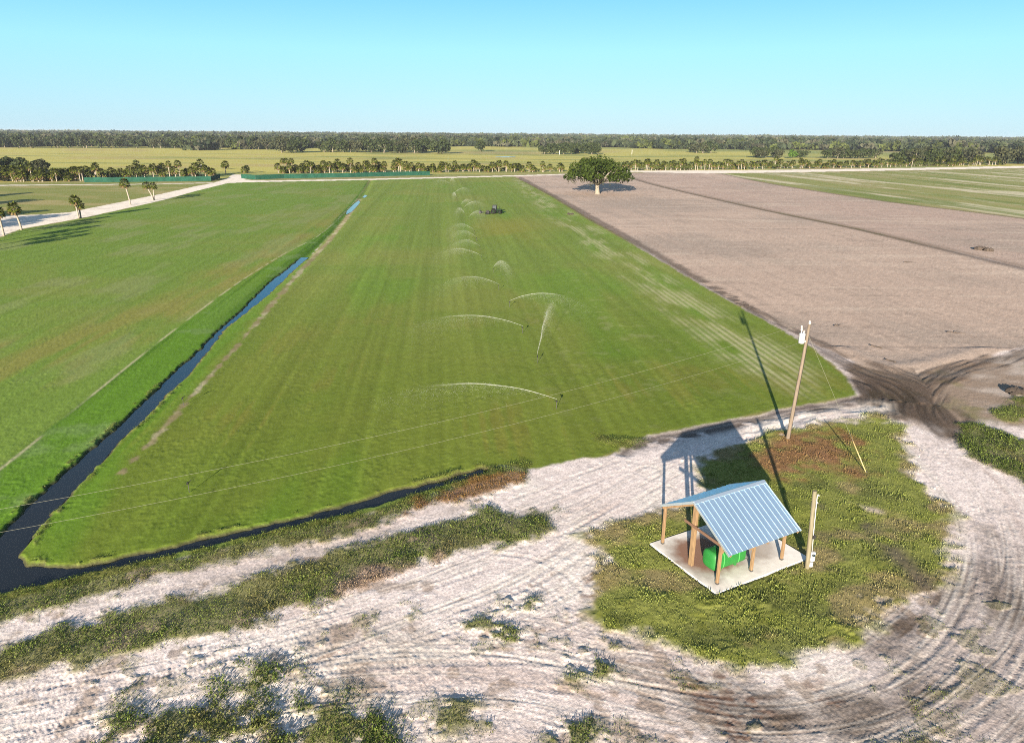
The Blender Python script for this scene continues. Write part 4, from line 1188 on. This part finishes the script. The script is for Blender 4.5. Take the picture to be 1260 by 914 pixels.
# ------------------------------------------------------------------ open shed
def build_shed():
    e = tag(empty('open_shed', (F0[0], F0[1], 0), SH_ANG), 'open timber shed with ribbed metal gable roof on concrete pad', 'shed')
    UL, UR, VR, ZR, VE, ZE, VB, ZB = -.28, 5.50, 2.21, 4.50, -.94, 2.62, 5.0, 2.92
    pads = .10

    def slope(name, v0, z0, v1, z1):
        """ribbed sheet from ridge (v0,z0) to eave (v1,z1)"""
        prof = [(UL, 0)]
        n = 14; pitch = (UR - UL) / n
        for i in range(n):
            c0 = UL + pitch * (i + .5)
            prof += [(c0 - .030, 0), (c0 - .012, .024), (c0 + .012, .024), (c0 + .030, 0)]
            for k in (-.33, .33):
                pass
        prof.append((UR, 0))
        d = Vector((0, v1 - v0, z1 - z0)); nrm = Vector((0, -(z1 - z0), (v1 - v0))).normalized()
        if nrm.z < 0: nrm = -nrm
        vs = []; fs = []
        for (uu, hh) in prof:
            for (vv, zz) in ((v0, z0), ((v0 + v1) / 2, (z0 + z1) / 2), (v1, z1)):
                vs.append(Vector((uu, vv, zz)) + nrm * hh); vs.append(Vector((uu, vv, zz)) + nrm * (hh - .018))
        k = 6
        for i in range(len(prof) - 1):
            for j in (0, 2):
                a, b = i * k + j, (i + 1) * k + j
                fs += [(a, b, b + 2, a + 2), (a + 1, a + 3, b + 3, b + 1)]
            a, b = i * k, (i + 1) * k
            fs += [(a, a + 1, b + 1, b), (a + 4, b + 4, b + 5, a + 5)]
        L = (len(prof) - 1) * k
        for j in (0, 2): fs += [(j, j + 2, j + 3, j + 1), (L + j, L + j + 1, L + j + 3, L + j + 2)]
        b = MB(); b.add(vs, fs); return b.build(name, M_ROOF, e)
    slope('roof_panel', VR, ZR, VE, ZE); slope('roof_panel', VR, ZR, VB, ZB)
    rc = MB()
    for (v1, z1) in ((VE, ZE), (VB, ZB)):
        s = .22 / math.hypot(v1 - VR, z1 - ZR)
        a = Vector((0, VR, ZR + .055)); b = Vector((0, VR + (v1 - VR) * s, ZR + (z1 - ZR) * s + .062))
        rc.add([(UL - .03, a.y, a.z), (UR + .03, a.y, a.z), (UR + .03, b.y, b.z), (UL - .03, b.y, b.z), (UL - .03, a.y, a.z - .012), (UR + .03, a.y, a.z - .012), (UR + .03, b.y, b.z - .012), (UL - .03, b.y, b.z - .012)],
               [(0, 1, 2, 3), (7, 6, 5, 4), (0, 3, 7, 4), (1, 5, 6, 2), (3, 2, 6, 7), (0, 4, 5, 1)])
    rc.build('ridge_cap', M_TRIM, e)
    for uu in (UL, UR):
        for (v1, z1) in ((VE, ZE), (VB, ZB)):
            t = MB(); t.beam((uu + (-.022 if uu < 0 else .022), VR, ZR - .05), (uu + (-.022 if uu < 0 else .022), v1, z1 - .05), .03, .16, (0, 0, 1), .004); t.build('gable_trim', M_TRIM, e)
            r = MB(); ui = uu + (.16 if uu < 0 else -.16)
            r.beam((ui, VR, ZR - .19), (ui, v1 * .97, z1 + (ZR - z1) * .03 - .17), .05, .20); r.build('rafter', M_WOOD, e)
    for uu in (1.35, 2.72, 4.1):
        for (v1, z1) in ((VE, ZE), (VB, ZB)):
            r = MB(); r.beam((uu + .11, VR, ZR - .19), (uu + .11, v1 * .97, z1 + (ZR - z1) * .03 - .17), .05, .20); r.build('rafter', M_WOOD, e)
    for (v1, z1) in ((VE, ZE), (VB, ZB)):
        for t in (.08, .36, .66, .96):
            vv, zz = VR + (v1 - VR) * t, ZR + (z1 - ZR) * t
            r = MB(); r.beam((UL + .02, vv, zz - .085), (UR - .02, vv, zz - .085), .09, .04, (0, 0, 1)); r.build('purlin', M_WOOD, e)
    slopeF = (ZR - ZE) / (VR - VE); slopeB = (ZR - ZB) / (VB - VR)
    zf = ZE + slopeF * .94 - .31; zb = ZB + slopeB * .13 - .31
    for uu in (0.0, 2.75, 5.35):
        for (vv, top) in ((0.0, zf), (4.87, zb)):
            b = MB(); b.box((uu, vv, (top + pads) / 2), (.16, .16, top - pads), None, .012); b.build('post', M_WOOD, e)
            k = MB(); k.box((uu, vv, pads + .05), (.185, .185, .10), None, .008)
            k.build('post_base', M_STEEL, e)
    for uu in (0.0, 5.35):
        b = MB(); top = ZR - .30; b.box((uu - .02 if uu < 1 else uu, VR, (top + pads) / 2), (.19, .30, top - pads), None, .012); b.build('ridge_post', M_WOOD, e)
    b = MB(); b.beam((UL + .05, VR, ZR - .22), (UR - .05, VR, ZR - .22), .07, .24); b.build('ridge_beam', M_WOOD, e)
    for vv, zz in ((0, zf), (4.87, zb)):
        b = MB(); b.beam((UL + .05, vv, zz + .11), (UR - .05, vv, zz + .11), .09, .22); b.build('eave_beam', M_WOOD, e)
    b = MB(); b.beam((-.13, -.1, zf - .12), (-.13, VR + .75, zf - .02), .05, .19); b.build('tie_beam', M_WOODD, e)
    b = MB(); b.beam((5.48, -.1, zf - .12), (5.48, 4.95, zf - .02), .05, .19); b.build('tie_beam', M_WOODD, e)
    # knee braces
    b = MB(); b.beam((.14, 0, zf - .75), (.75, 0, zf - .02), .05, .1); b.build('brace', M_WOOD, e)
    # slab
    p = tag(empty('concrete_pad', (F0[0], F0[1], 0), SH_ANG), 'pale concrete pad with rusty stained middle under open shed', 'pad')
    s = MB(); s.box((3.18, 2.32, -.04), (7.76, 5.95, .28), None, .02); o = s.build('slab', pad_material(), p)
    return e


build_shed()


def local(uu, vv, z=.10):
    return (F0[0] + math.cos(SH_ANG) * uu - math.sin(SH_ANG) * vv, F0[1] + math.sin(SH_ANG) * uu + math.cos(SH_ANG) * vv, z)


def build_tank():
    e = tag(empty('green_tank', local(1.75, 1.28), SH_ANG), 'bright green horizontal tank on the pad under the roof', 'tank')
    R, L = .60, 1.18
    b = MB(); n = 28
    prof = [(-L - .17, .02), (-L - .165, .22), (-L - .14, .40), (-L - .08, .53), (-L, R), (-L + .05, R + .004), (L - .05, R + .004), (L, R), (L + .08, .53), (L + .14, .40), (L + .165, .22), (L + .17, .02)]
    vs, fs = [], []
    for x, r in prof:
        for k in range(n):
            a = 2 * PI * (k + .5) / n; ca, sa = math.cos(a), math.sin(a); ex = 2 / 3.4
            vs.append((x, math.copysign(abs(ca) ** ex, ca) * r, .74 + math.copysign(abs(sa) ** ex, sa) * r))
    for i in range(len(prof) - 1):
        for k in range(n): fs.append((i * n + k, i * n + (k + 1) % n, (i + 1) * n + (k + 1) % n, (i + 1) * n + k))
    fs.append(tuple(range(n - 1, -1, -1))); fs.append(tuple((len(prof) - 1) * n + k for k in range(n)))
    b.add(vs, fs); b.build('shell', M_TANK, e, True)
    for x in (-.62, .62):
        s = MB(); s.box((x, 0, .12), (.14, .80, .24), None, .01); s.build('saddle', M_TANK, e)
        s = MB(); vv = []; ff = []
        for xx in (x - .04, x + .04):
            for k in range(n):
                a = 2 * PI * (k + .5) / n; ca, sa = math.cos(a), math.sin(a); ex = 2 / 3.4
                vv.append((xx, math.copysign(abs(ca) ** ex, ca) * (R + .014), .74 + math.copysign(abs(sa) ** ex, sa) * (R + .014)))
        for k in range(n): ff.append((k, (k + 1) % n, n + (k + 1) % n, n + k))
        s.add(vv, ff); s.build('band', mat('pale_green_band', (.05, .30, .06), .4, var=.1), e, True)
    s = MB(); s.tube([(.2, 0, 1.28), (.2, 0, 1.42)], .12, 14); s.tube([(.2, 0, 1.42), (.2, 0, 1.45)], .16, 14); s.build('filler_cap', M_STEEL, e)
    s = MB(); s.tube([(L + .05, -.5, .36), (L + .2, -.56, .36), (L + .32, -.56, .30)], .04, 8); s.tube([(L + .2, -.56, .36), (L + .2, -.56, .5)], .025, 6); s.build('outlet_valve', M_STEEL, e)
    s = MB(); s.tube([(-.3, 0, 1.28), (-.3, 0, 1.50), (-.22, 0, 1.56), (-.16, 0, 1.5)], .03, 8); s.build('vent_pipe', M_STEEL, e)


def build_pump():
    e = tag(empty('water_pump', local(5.1, 3.0), SH_ANG), 'small dark motor pump at the back of the concrete pad', 'pump')
    b = MB(); b.box((0, 0, .06), (1.3, .5, .12), None, .01); b.build('skid', M_DARK, e)
    b = MB(); b.tube([(-.55, 0, .42), (-.5, 0, .42), (.05, 0, .42), (.1, 0, .42)], [.17, .25, .25, .18], 16); b.build('motor', M_DARK, e, True)
    b = MB(); b.tube([(.18, 0, .42), (.22, 0, .42), (.46, 0, .42), (.5, 0, .42)], [.2, .28, .28, .2], 16); b.build('volute', M_GREYPAINT, e, True)
    b = MB(); b.tube([(.36, .1, .6), (.36, .1, 1.0), (.36, .25, 1.1), (.36, .9, 1.1)], .08, 10); b.build('pipe', M_STEEL, e, True)
    b = MB(); b.box((-.2, 0, .72), (.25, .2, .16), None, .01); b.build('terminal_box', M_GREYPAINT, e)


build_tank(); build_pump()


# ------------------------------------------------------------------ poles, wires
UP = at(969, 541); SP = at(993, 699)
UTOP = Vector((.45, 0, 10.35))


def utility_pole(loc, rz, label):
    e = tag(empty('utility_pole', loc, rz), label, 'utility pole', 'utility poles')
    b = MB(); pts = [UTOP * t for t in (-.03, .0, .2, .4, .6, .8, 1)]
    b.tube(pts, [.165, .165, .155, .145, .135, .125, .115], 12); b.build('pole', M_POLE, e, True)
    t1 = UTOP * .90
    # transformer can on the left
    c = t1 + Vector((-.46, -.1, -.15))
    b = MB(); b.tube([c + Vector((0, 0, z)) for z in (-.42, -.38, .36, .40, .44)], [.2, .245, .245, .25, .2], 16); tr = b.build('transformer', M_GREYPAINT, e, True)
    for dx in (-.1, .1):
        b = MB(); b.tube([c + Vector((dx, 0, z)) for z in (.43, .5, .53, .58, .61, .66)], [.03, .05, .03, .05, .03, .02], 8); b.build('bushing', M_WHITE, tr)
    b = MB(); b.beam(t1 + Vector((-.25, -.1, .1)), t1 + Vector((0, 0, .1)), .06, .08); b.beam(t1 + Vector((-.25, -.1, -.4)), t1 + Vector((0, 0, -.4)), .06, .08); b.build('bracket', M_STEEL, e)
    # fused cutout and arrester on their own bracket
    t2 = UTOP * .965
    b = MB(); b.beam(t2, t2 + Vector((-.55, -.08, 0)), .05, .05); b.build('cutout_arm', M_STEEL, e)
    b = MB(); p = t2 + Vector((-.58, -.08, 0)); b.tube([p + Vector((.0, 0, -.24)), p + Vector((-.02, 0, -.1)), p + Vector((-.03, 0, .05)), p + Vector((-.06, 0, .26))], [.05, .075, .055, .06], 8)
    b.build('fused_cutout', M_WHITE, e, True)
    b = MB(); b.beam(UTOP + Vector((-.1, 0, -.06)), UTOP + Vector((.55, .1, -.02)), .05, .06); b.build('top_arm', M_STEEL, e)
    b = MB(); b.tube([UTOP + Vector((0, 0, z)) for z in (0, .06, .10, .16, .20, .26, .28)], [.06, .09, .06, .10, .06, .07, .03], 10); b.build('top_insulator', M_WHITE, e, True)
    b = MB(); b.tube([UTOP * .86 + Vector((-.13, -.05, z)) for z in (-.08, -.03, .03, .08)], [.03, .05, .05, .03], 8); b.build('spool_insulator', M_WHITE, e, True)
    b = MB(); b.tube([UTOP * t + Vector((.13, -.10, 0)) for t in (0.01, .3, .6, .9)], .015, 5); b.build('ground_wire', M_DARK, e)
    return e


utility_pole((UP[0], UP[1], 0), 0, 'leaning wooden utility pole with grey transformer beside sand track')
phi = math.radians(205.0)
P2 = Vector((UP[0] + 100 * math.cos(phi), UP[1] + 100 * math.sin(phi), 0))
utility_pole(P2, .1, 'wooden utility pole at the far left end of the wires')


def wire(a, b, sag, name, label, r=.013, n=60, group=None):
    w = MB(); pts = []
    for i in range(n + 1):
        t = i / n; p = Vector(a).lerp(Vector(b), t); p.z -= 4 * sag * t * (1 - t); pts.append(p)
    w.tube(pts, r, 6)
    return tag(w.build(name, M_WIRE, None, True), label, 'wire', group)


UW = Vector((UP[0], UP[1], 0))
wire(UW + UTOP + Vector((0, 0, .2)), P2 + Vector((.45, 0, 8.7)), 3.25, 'power_line', 'upper of two pale power lines crossing above the turf', .0065, group='power lines')
wire(UW + UTOP * .86 + Vector((-.15, -.05, 0)), P2 + Vector((.30, 0, 7.5)), 3.2, 'power_line', 'lower of two pale power lines crossing above the turf', .0065, group='power lines')


def guy():
    a = UW + UTOP * .93; g = Vector(at(1066, 582)); g.z = .05
    d = (a - g).normalized()
    e = tag(empty('guy_wire', (g.x, g.y, 0)), 'steel guy wire with yellow guard sleeve anchored in rusty grass', 'guy wire')
    b = MB(); b.tube([d * 2.6, (a - g)], .008, 6); b.build('cable', M_WIRE, e)
    b = MB(); b.tube([Vector((0, 0, 0)), d * 2.65], .045, 8); b.build('guard_sleeve', M_YEL, e, True)
    b = MB(); b.tube([Vector((0, 0, -.2)), d * .3], .02, 6); b.tube([Vector((.0, 0, .05)), Vector((0, 0, .14))], .06, 8); b.build('anchor_rod', M_STEEL, e)


guy()


def service_pole():
    e = tag(empty('service_pole', (SP[0], SP[1], 0)), 'short pale wooden service pole with meter beside the concrete pad', 'pole')
    T = Vector((-.28, 0, 5.28))
    b = MB(); b.tube([T * t for t in (-.04, 0, .25, .5, .75, 1)], [.135, .135, .13, .125, .12, .115], 12); b.build('pole', M_POLE2, e, True)
    p = T * .165
    b = MB(); b.box(p + Vector((.24, -.06, .02)), (.26, .16, .62), None, .02); mb = b.build('meter_box', M_GREYPAINT, e)
    b = MB(); b.tube([p + Vector((.24, -.14, .14)), p + Vector((.24, -.21, .14)), p + Vector((.24, -.235, .14))], [.09, .09, .06], 14); b.build('meter_glass', M_GLASS, mb, True)
    p2 = T * .40
    b = MB(); b.box(p2 + Vector((.2, -.05, .12)), (.16, .14, .26), None, .02); b.build('photo_switch', M_DARK, e)
    p3 = T * .30
    b = MB(); b.box(p + Vector((.22, -.05, -.55)), (.2, .13, .32), None, .015); b.build('disconnect_box', M_GREYPAINT, e)
    b = MB(); b.tube([T * .2 + Vector((.17, -.05, .2)), T * .5 + Vector((.155, -.05, 0)), T * .93 + Vector((.15, -.05, 0)), T * .955 + Vector((.2, -.05, .03)), T * .945 + Vector((.26, -.05, 0))], [.028, .028, .028, .05, .05], 8); b.build('conduit', M_GREYPAINT, e, True)
    b = MB(); b.tube([T * .85 + Vector((.14, -.02, 0)), T * .85 + Vector((.24, -.02, .02))], [.035, .05], 8); b.build('insulator', M_WHITE, e)


service_pole()

# ------------------------------------------------------------------ sprinklers
JET_T, JET_S = .48, 0
JR = 24.0


def jet_meshes(rng):
    RNGE = JR; k = JET_T / RNGE
    out = []
    for var in range(3):
        vis = (12.6, 12.0, 12.6)[var]
        V = MB(); pts = []; rad = []
        for i in range(25):
            s = vis * i / 24; pts.append((s, .05 * math.sin(s * 1.3 + var), 1.0 + JET_T * s - k * s * s)); rad.append(.016 + .006 * s)
        V.tube(pts, rad, 7, cap=False)
        jo = V.build('water_jet_tmp', M_JET, smooth=True); jm = jo.data; bpy.data.objects.remove(jo); jm.name = 'water_jet'
        n = 6500
        s = RNGE * .75 * rng.beta(2.4, 1.5, n); z = 1.0 + JET_T * s - k * s * s
        fall = rng.exponential(.10, n) * s * .75
        P = np.stack([s * rng.uniform(.96, 1.03, n), rng.normal(0, .02, n) * s + .0, np.maximum(z - fall + rng.normal(0, .012, n) * s, .05)], 1)
        Vv, Ff, Cc = cloud(P, rng.normal(0, 1, (n, 3)), rng.uniform(.014, .034, n), np.ones((n, 3)), rng)
        out.append((jm, raw_mesh('water_mist', Vv, Ff)))
    return out


JETS = jet_meshes(np.random.default_rng(4))
JETS[0][0].materials.clear()
for j, m_ in JETS:
    j.materials.clear(); j.materials.append(M_JET); m_.materials.append(M_MIST)


def project(w):
    c = _M.T @ (np.array(w) - np.array([0, 0, CAMH])); return CX + FPX * c[0] / -c[2], CY - FPX * c[1] / -c[2]


SPR = [((684.7, 502.9), (588, 471), .8), ((661, 447), (670.5, 405.5), .9), ((643, 410), (577.5, 395.6), .7), ((627, 378), (669, 357), .9), ((613.6, 357), (600, 351), .5),
       ((607, 335.5), (617, 313), .9), ((593, 321), (565, 317.5), .8), ((590.7, 308.6), (573, 300.5), .8), ((586.4, 297), (571, 289.5), .8), ((583.6, 288), (568.6, 276.4), .8),
       ((577, 271.4), (586, 261), .8), ((572, 267), (566.5, 259.5), .8), ((571, 258.6), (583, 251), .8), ((567, 255.7), (574, 248.5), .8), ((562, 246.4), (559.5, 239.5), .8),
       ((558.6, 240.7), (568.5, 233.5), .8), ((556, 230), (545.5, 227.5), .8), ((553.6, 227), (556, 219.8), .8)]
_p = MB(); _p.tube([(0, 0, -.1), (0, 0, .72)], .022, 8); RISER = _p.build('r', M_STEEL).data
_p = MB(); _p.tube([(-.12, 0, .74), (.05, 0, .80), (.30, 0, .93)], [.03, .035, .02], 8); _p.tube([(-.02, 0, .70), (-.02, 0, .86)], .06, 8); NOZZ = _p.build('n', M_DARK).data
for o in [o for o in C.objects if o.name in ('r', 'n')]: bpy.data.objects.remove(o)
for i, (b_, t_, f_) in enumerate(SPR):
    w = at(*b_); best = None
    for ai in range(360):
        a = math.radians(ai); s = 8.0 if f_ > .55 else 3.0
        q = project((w[0] + s * math.cos(a), w[1] + s * math.sin(a), 1 + JET_T * s - JET_T / JR * s * s))
        e_ = (q[0] - t_[0]) ** 2 + (q[1] - t_[1]) ** 2
        if best is None or e_ < best[0]: best = (e_, a)
    way = 'nearest the shed' if i == 0 else f'{ordinal(i + 1)} along the row from the shed'
    e = tag(empty('sprinkler', (w[0], w[1], 0), best[1]), f'impact sprinkler throwing a white water jet over turf, {way}', 'sprinkler', 'sprinklers in a row along the turf field')
    link('riser', RISER, M_STEEL, e); link('nozzle', NOZZ, M_DARK, e)
    j, m_ = JETS[i % 3]
    link('water_jet', j, None, e); link('water_mist', m_, None, e)
for px, py, lab in ((233, 606, 'idle sprinkler riser on turf between the power lines and ditch'), (226, 499, 'idle sprinkler riser beside the sandy strip by the ditch')):
    w = at(px, py); e = tag(empty('sprinkler', (w[0], w[1], 0), 1.0), lab, 'sprinkler', 'idle sprinklers')
    link('riser', RISER, M_STEEL, e); link('nozzle', NOZZ, M_DARK, e)


# ------------------------------------------------------------------ tractor and trailing gear
def wheel(parent, loc, r, wdt):
    b = MB(); n = 20
    b.tube([(0, -wdt / 2, 0), (0, -wdt / 2 + .05, 0), (0, wdt / 2 - .05, 0), (0, wdt / 2, 0)], [r * .86, r, r, r * .86], n)
    for i in range(n):
        a = 2 * PI * i / n; b.box((math.cos(a) * r, 0, math.sin(a) * r), (.07, wdt * .95, .07), Matrix.Rotation(-a, 3, 'Y'))
    w = b.build('tyre', M_TYRE, None, True)
    e = bpy.data.objects.new('wheel', None); C.objects.link(e); e.parent = parent; e.location = loc; w.parent = e
    b = MB(); b.tube([(0, -wdt / 2 - .02, 0), (0, wdt / 2 + .02, 0)], r * .45, 14); b.build('rim', M_TRACT, e)


def tractor():
    w = at(610.5, 263); e = tag(empty('tractor', (w[0], w[1], 0), math.radians(-8)), 'dark green tractor with glazed cab working far out on the turf', 'tractor')
    for s in (-1, 1):
        wheel(e, (-.75, s * .88, .82), .82, .48); wheel(e, (1.35, s * .78, .55), .55, .34)
    b = MB(); b.box((.95, 0, 1.25), (1.75, .78, .62), None, .12); b.box((.3, 0, .8), (2.2, .5, .4), None, .05); b.build('hood', M_TRACT, e)
    b = MB(); b.box((-.55, 0, 1.0), (1.1, 1.2, .3), None, .05)
    for s in (-1, 1): b.box((-.75, s * .88, 1.72), (1.25, .5, .08), None, .03); b.box((-1.3, s * .88, 1.45), (.08, .5, .5), None, .03)
    b.build('fender', M_TRACT, e)
    b = MB(); b.box((-.5, 0, 1.95), (1.25, 1.3, 1.3), None, .06); b.build('cab_glass', M_GLASS, e)
    b = MB()
    for sx in (-1.14, .14):
        for s in (-.66, .66): b.tube([(sx, s, 1.2), (sx * .95 - .02, s * .98, 2.62)], .05, 6)
    b.build('cab_frame', M_DARK, e)
    b = MB(); b.box((-.5, 0, 2.68), (1.5, 1.45, .16), None, .05); b.build('cab_roof', M_STEEL, e)
    b = MB(); b.tube([(1.1, .3, 1.5), (1.1, .3, 2.3)], .05, 8); b.build('exhaust', M_DARK, e)
    b = MB(); b.beam((-1.2, 0, .6), (-3.2, 0, .5), .12, .12); b.build('drawbar', M_DARK, e)
    w2 = at(600, 263.8); g = tag(empty('hose_reel', (w2[0], w2[1], 0), math.radians(-8)), 'yellow and dark trailed reel behind the tractor', 'implement')
    b = MB(); b.tube([(0, -.5, .7), (0, .5, .7)], .42, 16); b.build('drum', M_YPAINT, g)
    for s in (-1, 1):
        b = MB(); b.tube([(0, s * .52, .7), (0, s * .56, .7)], .6, 18); b.build('flange', M_DARK, g)
        wheel(g, (-.3, s * .75, .32), .32, .2)
    b = MB(); b.beam((-.6, 0, .35), (1.9, 0, .5), .14, .1); b.box((-.3, 0, .32), (.2, 1.4, .1)); b.build('chassis', M_DARK, g)
    w3 = at(591, 262.5); g = tag(empty('trailed_roller', (w3[0], w3[1], 0), math.radians(-8)), 'small dark roller frame left behind on the turf', 'implement')
    b = MB(); b.tube([(0, -1.0, .38), (0, 1.0, .38)], .38, 16); b.build('roller', M_DARK, g, True)
    b = MB()
    for s in (-1, 1): b.beam((0, s * 1.06, .38), (1.4, s * .2, .55), .07, .08); b.beam((0, s * 1.06, .38), (-.2, s * .9, 1.3), .06, .06)
    b.beam((-.2, -.9, 1.3), (-.2, .9, 1.3), .06, .06); b.build('frame', M_STEEL, g)


tractor()

# ------------------------------------------------------------------ small things lying about
random.seed(5)


def stick(px, py, L, az, lab):
    w = at(px, py); b = MB(); p = []
    for i in range(6):
        t = i / 5 - .5; p.append((t * L, .06 * math.sin(i * 2.1) * L * .4, .10 + .05 * math.sin(i * 1.7)))
    b.tube(p, [.07, .065, .06, .05, .04, .02], 7)
    b.tube([p[2], (p[2][0] + .2 * L, .22 * L, .18), (p[2][0] + .32 * L, .26 * L, .16)], [.04, .03, .012], 6)
    o = b.build('branch', M_STICK, None, True); o.location = (w[0], w[1], .02); o.rotation_euler = (0, 0, az)
    return tag(o, lab, 'branch', 'dead branches on the bare field')


stick(1077, 427, 1.9, 2.0, 'short dead branch on bare soil, up left of the mud corner')
stick(1095, 444.5, 1.8, 1.9, 'dead branch on bare soil beside the tan berm')
stick(1176, 410, 2.2, -.3, 'dead branch lying flat on bare soil towards the right edge')
stick(1031, 401, 1.4, .4, 'thin dead branch on bare soil right of the utility pole top')
stick(1118, 323, 2.2, .2, 'dead branch on the bare soil before the dark divider line')


def clod(px, py, s, lab, name='clod', m=None, n=14):
    rng = np.random.default_rng(int(px)); w = at(px, py); b = MB()
    for i in range(n):
        r = s * rng.uniform(.25, .5); c = Vector((rng.normal(0, .45) * s, rng.normal(0, .45) * s, r * .5))
        ring = 8; vs = [c + Vector((0, 0, r * .7))]
        for k, (zz, rr) in enumerate(((.35, .75), (-.1, 1.0), (-.55, .9))):
            for j in range(ring):
                a = 2 * PI * j / ring; vs.append(c + Vector((math.cos(a) * rr * r * rng.uniform(.8, 1.2), math.sin(a) * rr * r * rng.uniform(.8, 1.2), zz * r * rng.uniform(.8, 1.2))))
        fs = [(0, 1 + j, 1 + (j + 1) % ring) for j in range(ring)]
        for k in range(2):
            for j in range(ring):
                fs.append((1 + k * ring + j, 1 + (k + 1) * ring + j, 1 + (k + 1) * ring + (j + 1) % ring, 1 + k * ring + (j + 1) % ring))
        b.add(vs, fs)
    for i in range(5):
        a = rng.uniform(0, 6.28); L = s * rng.uniform(.6, 1.2)
        b.tube([(0, 0, .1), (math.cos(a) * L * .6, math.sin(a) * L * .6, .3 * s), (math.cos(a) * L, math.sin(a) * L, .35 * s)], [.05, .03, .01], 5)
    o = b.build(name, m or M_CLOD); o.location = (w[0], w[1], -.02)
    return tag(o, lab, 'dirt clump' if name != 'brush_pile' else 'brush pile', None)


clod(1252, 483, 1.1, 'dark uprooted root clump at the right frame edge', 'root_clump')
clod(1211, 308, 1.7, 'low dark brush pile on the bare soil at the right', 'brush_pile', M_STICK, 20)
clod(701, 264, 1.0, 'dark dirt clump at the edge of turf and bare field', 'dirt_clump')


def marker(px, py, H, lab):
    w = at(px, py); e = tag(empty('marker_post', (w[0], w[1], 0)), lab, 'post', 'white posts in the pasture')
    b = MB(); b.tube([(0, 0, -.2), (0, 0, H)], .28, 10); b.build('post', M_WHITE, e)
    b = MB(); b.tube([(0, 0, H), (0, 0, H + .3)], [.32, .12], 10); b.build('cap', M_WHITE, e)


marker(777.5, 190.2, 5.6, 'tall white post in the pasture right of the lone oak')
marker(688.5, 190.4, 4.8, 'tall white post before the compact dark grove')
w = at(248.5, 213)
e = tag(empty('sign_post', (w[0], w[1], 0)), 'small pale upright board behind the green screen near the gate', 'sign')
b = MB(); b.tube([(0, 0, -.2), (0, 0, 5.6)], .07, 8); b.build('post', M_POLE2, e)
b = MB(); b.box((0, -.1, 4.3), (.8, .08, 1.8), None, .02); b.build('board', M_WHITE, e)

# ------------------------------------------------------------------ haze
HZ = bpy.data.materials.new('haze_air'); HZ.use_nodes = True
_n = HZ.node_tree.nodes; _n.remove(_n['Principled BSDF'])
_v = _n.new('ShaderNodeVolumePrincipled'); _v.inputs['Color'].default_value = (.80, .88, .96, 1); _v.inputs['Density'].default_value = .00006; _v.inputs['Anisotropy'].default_value = .2
HZ.node_tree.links.new(_v.outputs[0], _n['Material Output'].inputs['Volume'])
HAZE = True
if HAZE:
    b = MB(); b.box((0, 4300, 14), (17000, 9900, 33)); o = b.build('haze', HZ); tag(o, 'thin pale haze over the far fields and woods', 'haze', kind='stuff')

# ------------------------------------------------------------------ light, sky, camera
sc = bpy.context.scene
W = bpy.data.worlds.new('World'); sc.world = W; W.use_nodes = True
N = W.node_tree.nodes; Lk = W.node_tree.links
sky = N.new('ShaderNodeTexSky'); sky.sky_type = 'NISHITA'; sky.sun_disc = False
sky.sun_elevation = SUN_EL; sky.altitude = 0; sky.air_density = 1.0; sky.dust_density = .1; sky.ozone_density = 2.0
sky.sun_rotation = SUN_AZ + PI          # compass bearing of the sun, clockwise from +Y
bg = N['Background']; bg.inputs['Strength'].default_value = .10
tcw = N.new('ShaderNodeTexCoord'); sep = N.new('ShaderNodeSeparateXYZ'); Lk.new(tcw.outputs['Generated'], sep.inputs[0])
rw = N.new('ShaderNodeValToRGB'); Lk.new(sep.outputs['Z'], rw.inputs[0])
els = rw.color_ramp.elements
els[0].position = 0.0; els[0].color = (1.0, 1.72, 2.25, 1)
els[1].position = 1.0; els[1].color = (.58, .74, 1.02, 1)
for p_, c_ in ((.10, (.82, 1.95, 2.45, 1)), (.20, (.25, 1.30, 2.40, 1))):
    e_ = els.new(p_); e_.color = c_
e_ = els.new(.42); e_.color = (.52, .80, 1.22, 1)
mxw = N.new('ShaderNodeMix'); mxw.data_type = 'RGBA'; mxw.inputs[0].default_value = .92
Lk.new(sky.outputs[0], mxw.inputs[6]); Lk.new(rw.outputs[0], mxw.inputs[7]); Lk.new(mxw.outputs[2], bg.inputs['Color'])
L = bpy.data.lights.new('sun', 'SUN'); L.energy = 5.0; L.angle = math.radians(.55); L.color = (1, .855, .69)
so = bpy.data.objects.new('sun', L); C.objects.link(so)
dirv = Vector((math.sin(SUN_AZ) * math.cos(SUN_EL), math.cos(SUN_AZ) * math.cos(SUN_EL), -math.sin(SUN_EL)))
so.rotation_euler = dirv.to_track_quat('-Z', 'Y').to_euler(); so.location = (0, 0, 80)

cam = bpy.data.cameras.new('camera'); co = bpy.data.objects.new('camera', cam); C.objects.link(co)
cam.sensor_fit = 'HORIZONTAL'; cam.sensor_width = 36; cam.lens = 36 * FPX / 1260; cam.clip_start = .5; cam.clip_end = 20000
co.matrix_world = Matrix.Translation((0, 0, CAMH)) @ CAMROT.to_4x4()
sc.camera = co
vs = sc.view_settings
sc.display_settings.display_device = 'sRGB'
vs.view_transform = 'Standard'; vs.look = 'None'; vs.exposure = 2.0; vs.gamma = 1
sc.cycles.max_bounces = 6; sc.cycles.transparent_max_bounces = 12; sc.cycles.volume_bounces = 0
sc.cycles.use_denoising = False
sc.cycles.sample_clamp_direct = .5; sc.cycles.sample_clamp_indirect = 2.0
sc.cycles.filter_width = .95
